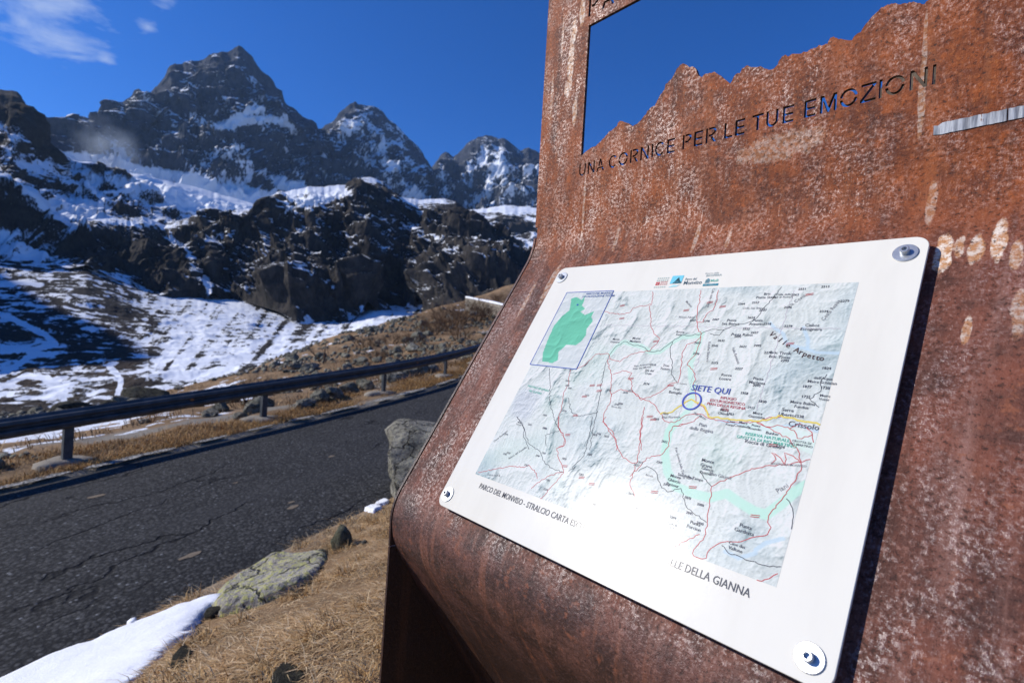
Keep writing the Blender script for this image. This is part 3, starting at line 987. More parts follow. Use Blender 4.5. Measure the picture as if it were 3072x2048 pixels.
def uvp(px, py, where):
    """photo point to unrolled sheet coordinates"""
    if where == 'up':
        s_, z_ = up_sz(px, py)
        return (float(s_) - S0) * U, (float(z_) - .37) * U
    r_ = ray(np.asarray(px) * 2352 / 3072, np.asarray(py) * 2352 / 3072)
    n_ = np.array([-0.63650, -0.56303, 0.52713])
    q = r_ * (-(1.027) / (r_ @ n_))
    zz = q[2]
    return (float(q @ HX) - S0) * U, (float(zz) - .37) / .8498 * U


STAINS_SHEEN = []
for (zx, zy, rx, ry, w, wh) in ((2830, 760, .012, .034, .95, 'lo'), (2880, 735, .008, .016, .6, 'lo'), (2930, 740, .012, .022, .7, 'lo'), (3000, 715, .010, .030, .85, 'lo'), (3050, 760, .008, .020, .6, 'lo'),
                                (2900, 985, .006, .020, .6, 'lo'), (3060, 930, .01, .03, .4, 'lo'), (2800, 620, .008, .030, .35, 'up'), (2765, 300, .006, .055, .40, 'up'), (2772, 180, .004, .06, .35, 'up'),
                                (1750, 640, .004, .09, .45, 'up'), (1855, 720, .006, .03, .35, 'up'), (2100, 720, .006, .03, .40, 'up'), (2200, 730, .006, .02, .35, 'up'), (2340, 440, .10, .022, .28, 'up'), (1650, 850, .012, .055, .4, 'lo'), (1580, 900, .008, .05, .35, 'lo'),
                                (1748, 35, .012, .030, .8, 'up'), (1722, 95, .012, .030, .85, 'up'), (1712, 190, .013, .055, .8, 'up'), (1705, 262, .016, .022, .75, 'up'), (1724, 335, .010, .030, .7, 'up'), (1688, 110, .004, .05, .5, 'up'), (1655, 300, .006, .06, .4, 'up')):  # left post: bright sun highlights painted as pale patches
    u_, v_ = uvp(zx, zy, wh)
    STAINS_SHEEN.append((u_, v_, rx * .85, ry * 1.25, w))
MAT_RUST = rust_material()
MAT_RUST_SHADE = rust_material('shade_dark_rust', True)  # darker copy of the rust, with shade in its colour

TH = .0120


# ---- bent sheet: desk, nose and return
def arc_between(p0, p1, p2, R, k=14):
    p0, p1, p2 = map(np.asarray, (p0, p1, p2))
    d1 = (p1 - p0) / np.linalg.norm(p1 - p0)
    d2 = (p2 - p1) / np.linalg.norm(p2 - p1)
    phi = math.acos(np.clip(d1 @ d2, -1, 1))
    T = R * math.tan(phi / 2)
    a_, b_ = p1 - d1 * T, p1 + d2 * T
    nrm = np.array([-d1[1], d1[0]])
    if nrm @ d2 < 0:
        nrm = -nrm
    c_ = a_ + nrm * R
    out = []
    for i in range(k + 1):
        th = phi * i / k
        out.append(c_ + (-nrm * math.cos(th) + d1 * math.sin(th)) * R)
    return out


K1 = np.array([D_UP, .3684])
K2 = np.array([.8285, -.6127])
K3 = np.array([D_UP, -1.587])
prof = [np.array([D_UP, .4601])] + arc_between((D_UP, 2), K1, K2, .26, 10)
top = prof[-1]
arcn = arc_between(K1, K2, K3, .20, 22)
prof += [top + (arcn[0] - top) * t for t in np.linspace(.05, .95, 24)]
prof += arcn
arcb = arc_between(K2, K3, (D_UP, ZG), .12, 8)
prof += [arcn[-1] + (arcb[0] - arcn[-1]) * t for t in np.linspace(.06, .94, 18)] + arcb + [np.array([D_UP, ZG - .05])]
prof = np.array(prof)
tng = np.gradient(prof, axis=0)
tng /= np.linalg.norm(tng, axis=1, keepdims=True)
inw = np.stack([-tng[:, 1], tng[:, 0]], 1)       # towards the inside of the sheet (away from the viewer)
inw *= np.sign(inw[0, 0]) if inw[0, 0] != 0 else 1
arcl = np.concatenate([[0], np.cumsum(np.linalg.norm(np.diff(prof, axis=0), axis=1))])
vv = (.4601 - .37) - arcl                          # unrolled height, continues the upright sheet
SL_, SR_ = S_L + .0125, S_R
ns = 40
svals = np.linspace(SL_, SR_, ns)
npf = len(prof)
front = np.array([[(s_, p_[0], p_[1]) for s_ in svals] for p_ in prof])
back = np.array([[(s_, p_[0] + i_[0] * TH, p_[1] + i_[1] * TH) for s_ in svals] for p_, i_ in zip(prof, inw)])
uvg = np.stack(np.meshgrid((svals - S0) * U, vv * U), -1).reshape(-1, 2)
fr_, bk_ = front.reshape(-1, 3), back.reshape(-1, 3)
Vs, Us, F = [fr_, bk_], [uvg, uvg], []
Fg = grid_faces(npf, ns)
nb = npf * ns
F = [list(f[::-1]) for f in Fg] + [list(f + nb) for f in Fg]
base_i = 2 * nb
for idx, flip in ((np.arange(npf) * ns, False), (np.arange(npf) * ns + ns - 1, True), (np.arange(ns), True), (np.arange(ns) + (npf - 1) * ns, False)):
    m_ = len(idx)
    Vs += [fr_[idx], bk_[idx]]
    Us += [uvg[idx], uvg[idx] + .01]
    for i in range(m_ - 1):
        q = [base_i + i, base_i + i + 1, base_i + m_ + i + 1, base_i + m_ + i]
        F.append(q[::-1] if flip else q)
    base_i += 2 * m_
V = np.concatenate(Vs)
uvv = np.concatenate(Us)
me = new_mesh('desk_sheet', loc(V[:, 0], V[:, 1], V[:, 2]), F)
for pgn in me.polygons:
    pgn.use_smooth = pgn.index < 2 * len(Fg)
uvl = me.uv_layers.new(name='UVMap')
li = np.empty(len(me.loops), np.int32)
me.loops.foreach_get('vertex_index', li)
uvl.data.foreach_set('uv', uvv[li].astype(np.float32).ravel())
o = link('desk_sheet', me, MAT_RUST, TOTEM)
tag(o, 'sloping steel sheet bent round to a rounded nose under the map')


# ---- stencil lettering as outlines (cap height 1)
def thick(pts, w):
    pts = np.asarray(pts, float)
    d = np.gradient(pts, axis=0) if len(pts) > 2 else np.repeat((pts[1:] - pts[:1]), 2, 0)
    d /= np.linalg.norm(d, axis=1, keepdims=True)
    n = np.stack([-d[:, 1], d[:, 0]], 1) * w / 2
    return [tuple(p) for p in np.concatenate([pts + n, (pts - n)[::-1]])]


def arc(cx, cy, rx, ry, a0, a1, k=14):
    t = np.radians(np.linspace(a0, a1, k))
    return np.stack([cx + rx * np.cos(t), cy + ry * np.sin(t)], 1)


def glyph(c, w):
    sw = .135
    h = sw / 2
    if c == 'I':
        return [[(0, 0), (0, 1), (sw, 1), (sw, 0)]], sw
    if c == 'L':
        return [[(0, 0), (0, 1), (sw, 1), (sw, sw), (w, sw), (w, 0)]], w
    if c == 'T':
        m_ = w / 2
        return [[(0, 1), (w, 1), (w, 1 - sw), (m_ + h, 1 - sw), (m_ + h, 0), (m_ - h, 0), (m_ - h, 1 - sw), (0, 1 - sw)]], w
    if c == 'E':
        return [[(0, 0), (0, 1), (w, 1), (w, 1 - sw), (sw, 1 - sw), (sw, .5 + h), (w * .94, .5 + h), (w * .94, .5 - h), (sw, .5 - h), (sw, sw), (w, sw), (w, 0)]], w
    if c == 'Z':
        return [[(0, 0), (0, sw), (w - sw * 1.25, 1 - sw), (.03, 1 - sw), (.03, 1), (w, 1), (w, 1 - sw), (sw * 1.25, sw), (w, sw), (w, 0)]], w
    if c == 'N':
        return [[(0, 0), (0, 1), (sw * 1.1, 1), (w - sw, sw * 1.9), (w - sw, 1), (w, 1), (w, 0), (w - sw * 1.1, 0), (sw, 1 - sw * 1.9), (sw, 0)]], w
    if c == 'M':
        m_ = w / 2
        return [[(0, 0), (0, 1), (sw * 1.3, 1), (m_, sw * 2.2), (w - sw * 1.3, 1), (w, 1), (w, 0), (w - sw, 0), (w - sw, 1 - sw * 2.2), (m_ + h * .8, 0), (m_ - h * .8, 0), (sw, 1 - sw * 2.2), (sw, 0)]], w
    if c == 'V':
        return [[(0, 1), (sw * 1.1, 1), (w / 2, sw * 1.5), (w - sw * 1.1, 1), (w, 1), (w / 2 + h, 0), (w / 2 - h, 0)]], w
    if c == 'U':
        p = np.concatenate([[(h, 1), (h, .7)], arc(w / 2, .36, w / 2 - h, .36 - h, 180, 360, 14), [(w - h, .7), (w - h, 1)]])
        return [thick(p, sw)], w
    if c == 'C':
        return [thick(arc(w / 2, .5, w / 2 - h, .5 - h, 42, 318, 26), sw)], w
    if c in 'OD':
        return [thick(arc(w / 2, .5, w / 2 - h, .5 - h, 8, 172, 18), sw), thick(arc(w / 2, .5, w / 2 - h, .5 - h, 188, 352, 18), sw)], w
    if c == 'S':
        p = np.concatenate([arc(w / 2, .74, w / 2 - h, .26 - h, 30, 250, 12), arc(w / 2, .26, w / 2 - h, .26 - h, 70, -150, 12)])
        return [thick(p, sw)], w
    if c in 'PR':
        out = [[(0, 0), (0, 1), (sw, 1), (sw, 0)]]
        g_ = sw + .07
        p = np.concatenate([[(g_, 1 - h), (w * .62, 1 - h)], arc(w * .62, .74, w * .38 - h, .26 - h, 80, -80, 10), [(w * .62, .48), (g_, .48)]])
        out.append(thick(p, sw))
        if c == 'R':
            out.append([(w * .45, .375), (w * .45 + sw * 1.2, .375), (w, 0), (w - sw * 1.25, 0)])
        return out, w
    if c == 'A':
        m_ = w / 2
        def xl(y):
            return m_ * y
        up_ = [(xl(.44), .44), (m_ - h, 1), (m_ + h, 1), (w - xl(.44), .44), (w - xl(.44) - sw * 1.1, .44), (m_, 1 - sw * 1.5), (xl(.44) + sw * 1.1, .44)]
        lo_ = [(0, 0), (xl(.36), .36), (w - xl(.36), .36), (w, 0), (w - sw * 1.1, 0), (w - xl(.24) - sw * 1.1, .24), (xl(.24) + sw * 1.1, .24), (sw * 1.1, 0)]
        return [up_, lo_], w
    return [], .3


holes = []
WID = {'U': .70, 'N': .72, 'A': .80, 'C': .80, 'O': .86, 'R': .72, 'I': .14, 'E': .62, 'P': .66, 'L': .56, 'T': .70, 'M': .84, 'Z': .72, 'D': .74, 'V': .76, 'S': .66}
MOTTO = [('U', -1.3073), ('N', -1.2661), ('A', -1.2262), ('C', -1.1706), ('O', -1.1287), ('R', -1.0807), ('N', -1.0396), ('I', -0.9968), ('C', -0.9839), ('E', -0.9399), ('P', -0.8857), ('E', -0.8471), ('R', -0.8091), ('L', -0.7522), ('E', -0.7198),
         ('T', -0.6723), ('U', -0.6336), ('E', -0.5907), ('E', -0.5374), ('M', -0.5002), ('O', -0.4563), ('Z', -0.4123), ('I', -0.3743), ('O', -0.3624), ('N', -0.3153), ('I', -0.2746)]
for c_, s_ in MOTTO:
    for poly in glyph(c_, WID[c_])[0]:
        holes.append([(s_ + x * .0445, .6222 + y * .0445) for x, y in poly])
s_ = -1.308
for c_ in 'PARCO DEL MONVISO':
    if c_ == ' ':
        s_ += .030
        continue
    for poly in glyph(c_, WID[c_])[0]:
        holes.append([(s_ + x * .072, 1.212 + y * .072) for x, y in poly])
    s_ += WID[c_] * .072 + .014
# window with the mountain skyline as its lower edge
SKYL = [(300, 722), (320, 703), (345, 685), (362, 680), (385, 660), (405, 640), (425, 615), (445, 600), (465, 585), (470, 568), (480, 561), (510, 570), (540, 585), (560, 573), (580, 553), (600, 530), (605, 515), (625, 497), (640, 493), (650, 470), (668, 437), (685, 415), (690, 390), (715, 370), (730, 345), (745, 315), (760, 300), (775, 296), (800, 312), (815, 308), (830, 320), (840, 345), (858, 358), (870, 345), (895, 338), (918, 333), (940, 350), (955, 360), (990, 389), (1000, 370), (1015, 345), (1035, 340), (1045, 318), (1070, 303), (1100, 312), (1130, 307), (1160, 320), (1185, 322), (1210, 300), (1215, 285), (1230, 262), (1245, 254), (1262, 262), (1285, 250), (1310, 250), (1330, 240), (1350, 240), (1365, 225), (1385, 225), (1400, 210), (1420, 210), (1440, 205), (1455, 175), (1470, 170), (1490, 182), (1510, 183), (1555, 187), (1570, 165), (1595, 150), (1620, 110), (1650, 75), (1690, 35), (1720, 22), (1745, 18), (1780, 22), (1810, 18), (1840, 8), (1870, 15), (1890, 20), (1905, 5), (1925, -8), (1950, -30)]
sk = np.array(SKYL, float)
ss, zs = up_sz(1550 + sk[:, 0] / 1.5453, sk[:, 1] / 1.5453)
# small extra teeth between the traced points
skl = [(float(ss[0]), float(zs[0]))]
for i in range(1, len(ss)):
    nseg = 3
    for q in range(1, nseg + 1):
        t = q / nseg
        jz = 0 if q == nseg else random.uniform(-.0022, .0022)
        skl.append((float(ss[i - 1] + (ss[i] - ss[i - 1]) * t), float(zs[i - 1] + (zs[i] - zs[i - 1]) * t) + jz))
WIN_L, WIN_R, WIN_T = -1.303, -.225, 1.1795
skl[0] = (WIN_L, skl[0][1])
skl = [p_ for p_ in skl if p_[0] >= WIN_L and p_[0] < WIN_R - .01]
holes.append(skl + [(WIN_R, skl[-1][1] + .01), (WIN_R, WIN_T), (WIN_L, WIN_T)])
TOPZ = 1.46
outer = [(S_L, .4605), (S_R, .4605), (S_R, TOPZ), (S_L, TOPZ)]
cu = bpy.data.curves.new('upright_outline', 'CURVE')
cu.dimensions = '2D'
cu.fill_mode = 'BOTH'
cu.extrude = TH / 2
for poly in [outer] + holes:
    sp = cu.splines.new('POLY')
    sp.points.add(len(poly) - 1)
    for q, (x, y) in enumerate(poly):
        sp.points[q].co = (x, y, 0, 1)
    sp.use_cyclic_u = True
tmp = bpy.data.objects.new('tmp', cu)
COL.objects.link(tmp)
bpy.context.view_layer.update()
me = bpy.data.meshes.new_from_object(tmp)
bpy.data.objects.remove(tmp)
me.name = 'upright_sheet'
co = np.empty(len(me.vertices) * 3)
me.vertices.foreach_get('co', co)
co = co.reshape(-1, 3)
flat = co.copy()
co = loc(co[:, 0], D_UP + TH / 2 - co[:, 2], co[:, 1])
me.vertices.foreach_set('co', co.ravel())
me.update()
uvl = me.uv_layers.new(name='UVMap') if not me.uv_layers else me.uv_layers[0]
li = np.empty(len(me.loops), np.int32)
me.loops.foreach_get('vertex_index', li)
uvl.data.foreach_set('uv', np.stack([(flat[:, 0] - S0) * U, (flat[:, 1] - .37) * U], -1)[li].astype(np.float32).ravel())
me.materials.clear()
me.materials.append(MAT_RUST)
me.materials.append(MAT_RUST_SHADE)
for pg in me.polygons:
    pg.material_index = 0 if abs(pg.normal.y) > .7 else 1  # cut edges get the rust copy that carries painted shade
o = link('upright_sheet', me, None, TOTEM)
tag(o, 'upright rusty sheet with a cut out window, ragged skyline edge and cut through lettering')


# ---- side plates, an upper and a lower piece on each end
def plate_poly(name, poly, s_a, s_b, mat=None):
    k = len(poly)
    V = [(s_a, d_, z_) for d_, z_ in poly] + [(s_b, d_, z_) for d_, z_ in poly]
    F = [list(range(k)), list(range(2 * k - 1, k - 1, -1))]
    F += [[i, i + k, (i + 1) % k + k, (i + 1) % k] for i in range(k)]
    V = np.array(V)
    me = new_mesh(name, loc(V[:, 0], V[:, 1], V[:, 2]), F)
    bm_ = bmesh.new()
    bm_.from_mesh(me)
    bmesh.ops.recalc_face_normals(bm_, faces=bm_.faces)
    bm_.to_mesh(me)
    bm_.free()
    set_uv(me, lambda c: np.stack([c[:, 1] + c[:, 0], c[:, 2] * .8 - 1.9], -1))
    return link(name, me, mat or MAT_RUST, TOTEM)


out_front = prof - inw * .003
sel = [tuple(p_) for p_, a_ in zip(out_front, range(npf)) if p_[1] < .415 and p_[1] > -.640 and p_[0] < 1.5 and a_ < 11 + 24 + 14]
dn = sel[-1][0]
for (sa, sb) in ((S_L, S_L + .0095), (S_R + .003, S_R + .0125)):
    plate_poly('side_plate', [(D_UP + .012, .418), (D_UP - .001, .418)] + sel + [(dn + .0005, -.690), (D_UP + .012, -.690)], sa, sb)
    plate_poly('side_plate', [(D_UP + .012, -.694), (dn + .001, -.694), (dn - .010, ZG - .04), (D_UP + .012, ZG - .04)], sa, sb, MAT_RUST_SHADE)  # lower piece: its shade is painted in by the darker rust copy

# ---- strip of old silver tape on the upright sheet
t = NT('old_silver_tape')
uv = t.obj()
wr = t.noise(t.scaled(uv, (120, 6, 10)), 1.0, 4, .7)
sp_ = t.noise(uv, 120, 4, .7)
tb = t.mix(t.ramp(wr, .35, .62), (.13, .14, .165), (.42, .44, .47))
tb = t.mix(t.ramp(t.math('ADD', wr, t.math('MULTIPLY', sp_, .35)), .80, .86), tb, (.15, .06, .035))
t.set(base=tb, rough=.55, metal=.05, normal=t.bump(wr, .6, .002))
tr_ = random.Random(3)
for (sa, sb) in ((-.2665, -.1490), (-.1465, -.04)):
    k = 16
    V, F = [], []
    for i in range(k + 1):
        s_ = sa + (sb - sa) * i / k
        z0, z1 = .5070 + tr_.uniform(-.0006, .0006), .5315 + tr_.uniform(-.0009, .0009)
        if i == 0 and sa < -.2:
            z0, z1 = .5085, .5290
        if i == 1 and sa < -.2:
            z0, z1 = .5075, .5270
        dd = D_UP - .0016 - tr_.uniform(0, .0012)
        V += [(s_, dd, z0), (s_, dd, z1), (s_, D_UP - .0002, z0), (s_, D_UP - .0002, z1)]
    for i in range(k):
        q = 4 * i
        F += [[q, q + 4, q + 5, q + 1], [q + 1, q + 5, q + 7, q + 3], [q, q + 2, q + 6, q + 4]]
    V = np.array(V)
    tag(link('tape_strip', new_mesh('tape_strip', loc(V[:, 0], V[:, 1], V[:, 2]), F), t.mat, TOTEM), 'worn silver adhesive tape stuck on the rust')

# ---------------------------------------------------------------- the white map board on the desk
Pq = np.array([0, .52713, .84978])
Nq = np.array([0, -.84978, .52713])


def pl(r_, u_, off=0.0):
    """board coordinates (right, up) plus height over its face -> totem coordinates"""
    r_, u_ = np.broadcast_arrays(np.asarray(r_, float), np.asarray(u_, float))
    d_ = u_ * Pq[1] + (-1 + off) * Nq[1]
    z_ = u_ * Pq[2] + (-1 + off) * Nq[2]
    return loc(r_, d_, z_)


def board_rc(px, py):
    """point of the photograph (3072 px) on the board's face"""
    r_ = ray(np.asarray(px, float) * 2352 / 3072, np.asarray(py, float) * 2352 / 3072)
    n_ = Nq[1] * HY + np.array([0, 0, Nq[2]])
    p_ = Pq[1] * HY + np.array([0, 0, Pq[2]])
    k_ = -1.0 / (r_ @ n_)
    return (r_ @ HX) * k_, (r_ @ p_) * k_


def q3(pts):
    p_ = np.asarray(pts, float)
    return np.stack(board_rc(1550 + p_[:, 0] / 2.138, 800 + p_[:, 1] / 2.138), -1)


def q4(pts):
    p_ = np.asarray(pts, float)
    return np.stack(board_rc(1400 + p_[:, 0] / 1.96, 1250 + p_[:, 1] / 1.96), -1)


BL, BR_, BB, BT, RAD = -1.2825, -.2425, .0465, .9365, .028
b = NT('white_board_laminate')
bd_ = b.noise(b.scaled(b.obj(), (9, 2.2, 2.2)), 1.0, 5, .65)
b.set(base=b.mix(b.ramp(bd_, .40, .72), (.730, .700, .610), (.680, .650, .565)), rough=.22, spec=.5)
b.put(b.bsdf.inputs['Coat Weight'], .0)
MAT_BOARD = b.mat
pr = NT('printed_laminate')
pr.set(base=pr.mix(1.0, pr.attr('Col', out=0), (.90, .88, .81), 'MULTIPLY'), rough=.22, spec=.5)
MAT_PRINT = pr.mat
for mm in (b, pr):
    nz = mm.noise(mm.obj(), 240, 2, .5)
    mm.set(normal=mm.bump(nz, .05, .0008), rough=mm.lerp(mm.noise(mm.obj(), 9, 3, .6), .3, .7, .100, .125))
rim = []
for cx, cy, a0 in ((BR_ - RAD, BT - RAD, 0), (BL + RAD, BT - RAD, 90), (BL + RAD, BB + RAD, 180), (BR_ - RAD, BB + RAD, 270)):
    for k in range(9):
        th = math.radians(a0 + 90 * k / 8)
        rim.append((cx + RAD * math.cos(th), cy + RAD * math.sin(th)))
rim = np.array(rim)
cen = rim.mean(0)
k = len(rim)
ins_ = rim + (cen - rim) / np.linalg.norm(cen - rim, axis=1, keepdims=True) * .0012
V = np.concatenate([pl(ins_[:, 0], ins_[:, 1], 0), pl(rim[:, 0], rim[:, 1], -.0012), pl(rim[:, 0], rim[:, 1], -.0062)])
F = [list(range(k))] + [[i, i + k, (i + 1) % k + k, (i + 1) % k] for i in range(k)] + [[i + k, i + 2 * k, (i + 1) % k + 2 * k, (i + 1) % k + k] for i in range(k)] + [list(range(3 * k - 1, 2 * k - 1, -1))]
BOARD = tag(link('map_board', new_mesh('map_board', V, F), MAT_BOARD, TOTEM), 'white rounded map board printed with a hiking map')


# ---- bolts with washers, standoffs behind
zn = NT('zinc_plated_steel')
zn.set(base=zn.mix(zn.noise(zn.obj(), 90, 3, .6), (.42, .44, .46), (.62, .64, .66)), rough=.38, metal=.85, normal=zn.bump(zn.noise(zn.obj(), 300, 2, .5), .15, .001))
dk = NT('dark_socket')
dk.set(base=(.02, .03, .05), rough=.4, metal=.5)


def lathe(rings, k=28, hexa=()):
    """rings: (radius, height); heights along the board normal; hexa: ring indices that are hexagons"""
    V, F = [], []
    for i, (r_, h_) in enumerate(rings):
        for q in range(k):
            th = 2 * math.pi * q / k
            rr = r_
            if i in hexa:
                sec = (th % (math.pi / 3)) - math.pi / 6
                rr = r_ * math.cos(math.pi / 6) / math.cos(sec)
            V.append((rr * math.cos(th), rr * math.sin(th), h_))
    for i in range(len(rings) - 1):
        for q in range(k):
            a_, b_ = i * k + q, i * k + (q + 1) % k
            F.append([a_, b_, b_ + k, a_ + k])
    F.append(list(range((len(rings) - 1) * k, len(rings) * k)))
    F.append(list(range(k - 1, -1, -1)))
    return np.array(V), F


wV, wF = lathe([(.0010, .0004), (.0222, .0004), (.0226, .0010), (.0226, .0024), (.0218, .0030), (.0010, .0031)])
wF = wF[:-2]
hV, hF = lathe([(.0088, .0031), (.0088, .0125), (.0083, .0142), (.0074, .0150), (.0052, .0150), (.0050, .0075)], hexa=(4, 5))
sV, sF = lathe([(.012, -.0266), (.012, -.0064)], 16)


def on_board(V, c):
    P_ = pl(c[0] + V[:, 0], c[1] + V[:, 1]) + (V[:, 2:3] * U) * Nq[None]
    return P_


for c in ((-1.2511, .8914), (-.2795, .8924), (-1.2511, .0826), (-.2795, .0834)):
    bo = link('bolt', new_mesh('bolt', on_board(hV, c), hF), zn.mat, TOTEM)
    for pg in bo.data.polygons:
        pg.use_smooth = False
    link('washer', new_mesh('washer', on_board(wV, c), wF), zn.mat, bo)
    link('standoff', new_mesh('standoff', on_board(sV, c), sF), zn.mat, bo)


# ---------------------------------------------------------------- print on the board
ML, MR_, MB_, MT_ = -1.1835, -.3495, .1650, .8200


def print_obj(name, V, F, cols, label=None):
    me = new_mesh(name, V, F)
    set_attr(me, 'Col', cols)
    return tag(link(name, me, MAT_PRINT, BOARD), label)


# map sheet: relief print
nx, ny = 400, 314
gx, gy = np.meshgrid(np.linspace(ML, MR_, nx), np.linspace(MB_, MT_, ny))
gu, gv = (gx - ML) * 10, (gy - MB_) * 10
wx = fbm(gu * .5, gv * .5, 0, 3, 501) - .5
relief = ridged(gu * 1.15 + wx, gv * .72 - wx, 0, 6, 510, .62)
gyy, gxx = np.gradient(relief)
shade = np.clip((gxx * .8 - gyy * .7) * 12, -1, 1)
rock = sstep(.52, .72, relief + (fbm(gu * 1.3, gv * 1.3, 0, 3, 520) - .5) * .5)
hatch = (fbm(gu * 9, gv * 4, 0, 2, 530) - .5)
wood = sstep(.40, .66, fbm(gu * .55 + 3, gv * .55, 0, 3, 540) + .16 * sstep(-.75, -.42, gx) * sstep(.40, .66, gy) - .08)
col = np.stack([.68 + 0 * gx, .72 + 0 * gx, .71 + 0 * gx], -1)
blue = np.array([.43, .52, .55])
lil = np.array([.50, .53, .60])
grn = np.array([.52, .66, .60])
col = col * (1 - .75 * wood[..., None]) + blue * .75 * wood[..., None]
wl_ = sstep(.5, .62, fbm(gu * .4 + 9, gv * .4, 0, 3, 550)) * sstep(-.85, -1.1, gx)
col = col * (1 - .6 * wl_[..., None]) + lil * .6 * wl_[..., None]
wg_ = sstep(.5, .66, fbm(gu * .5 - 5, gv * .5, 0, 3, 555))
col = col * (1 - .35 * wg_[..., None]) + grn * .35 * wg_[..., None]
col = col + shade[..., None] * .17
left = sstep(-.70, -.95, gx)
dk_ = rock * (np.clip(-shade, 0, 1) * .35 + np.clip(-hatch, 0, .3) * 1.3) * (.45 + .55 * left)
col = col - dk_[..., None] * np.array([.85, .8, .75])
ct = np.abs(((relief * 46) % 1) - .5)
col = col - (sstep(.38, .5, ct) * .13)[..., None]


def band(pts, width, c, w):
    global col
    d = dist_poly(pts, gx, gy, False)
    f = (sstep(width, width * .7, d) * w)[..., None]
    col = col * (1 - f) + np.array(c) * f


G1 = q3([(600, 560), (640, 510), (690, 480), (740, 498), (800, 510), (860, 548), (920, 545), (1000, 485), (1060, 450), (1130, 448), (1190, 430)])
G2 = q3([(1180, 450), (1160, 520), (1115, 620), (1118, 700), (1130, 770), (1125, 850), (1100, 920), (1040, 980), (990, 1020), (970, 1100), (955, 1176)])
G3 = q4([(1240, 30), (1190, 80), (1165, 200), (1180, 320), (1230, 410), (1330, 450), (1430, 475), (1530, 450), (1600, 500), (1690, 555), (1760, 575), (1850, 510), (1930, 440), (2000, 400)])
for g_ in (G1, G2):
    band(g_, .0085, (.52, .76, .66), .8)
band(G3, .0115, (.50, .78, .66), .85)
for pts in (q3([(1625, 360), (1650, 390), (1710, 430), (1730, 490), (1780, 510), (1870, 530), (1920, 550), (2080, 555)]), q3([(1840, 390), (1870, 470), (1865, 530)]), q3([(1300, 985), (1450, 1010), (1600, 1040), (1800, 1010), (1950, 1060)]), q4([(1700, 780), (1760, 740), (1860, 715)]), q4([(1520, 790), (1600, 830), (1700, 800)])):
    band(pts, .0045, (.50, .64, .76), .8)
band(q3([(1500, 1040), (1700, 1075), (1850, 1120), (1930, 1150)]), .022, (.66, .84, .75), .7)
col = np.clip(col, .07, .76)
print_obj('map_sheet', pl(gx, gy, .0003).reshape(-1, 3), grid_faces(ny, nx), col.reshape(-1, 3), 'pale grey green printed hiking map')


def ribbon(pts, w):
    pts = np.asarray(pts, float)
    d = np.gradient(pts, axis=0)
    d /= np.linalg.norm(d, axis=1, keepdims=True) + 1e-12
    n = np.stack([-d[:, 1], d[:, 0]], 1) * w / 2
    V = np.stack([pts + n, pts - n], 1).reshape(-1, 2)
    F = [[2 * i, 2 * i + 1, 2 * i + 3, 2 * i + 2] for i in range(len(pts) - 1)]
    return V, F


def wiggle(pts, amp=.0022, step=.006, seed=0):
    pts = np.asarray(pts, float)
    out = [pts[0]]
    for i in range(len(pts) - 1):
        L_ = np.linalg.norm(pts[i + 1] - pts[i])
        k = max(1, int(L_ / step))
        for q in range(1, k + 1):
            p_ = pts[i] + (pts[i + 1] - pts[i]) * q / k
            if q < k:
                p_ = p_ + np.array([random.uniform(-amp, amp), random.uniform(-amp, amp)])
            out.append(p_)
    return np.array(out)


def clip_map(p_):
    return np.stack([np.clip(p_[:, 0], ML, MR_), np.clip(p_[:, 1], MB_, MT_)], -1)


def lines(name, polys, w, c, off, label=None, dash=None):
    VV, FF, k = [], [], 0
    for p_ in polys:
        p_ = clip_map(wiggle(p_)) if w < .004 else np.asarray(p_)
        segs = [p_] if not dash else [p_[i:i + dash[0] + 1] for i in range(0, len(p_) - 1, dash[0] + dash[1])]
        for sg in segs:
            if len(sg) < 2:
                continue
            V, F = ribbon(sg, w)
            VV.append(V)
            FF += [[q + k for q in f] for f in F]
            k += len(V)
    V = np.concatenate(VV)
    o_ = print_obj(name, pl(V[:, 0], V[:, 1], off), FF, np.tile(np.array(c), (len(V), 1)), label)
    o_['kind'] = 'stuff'
    return o_


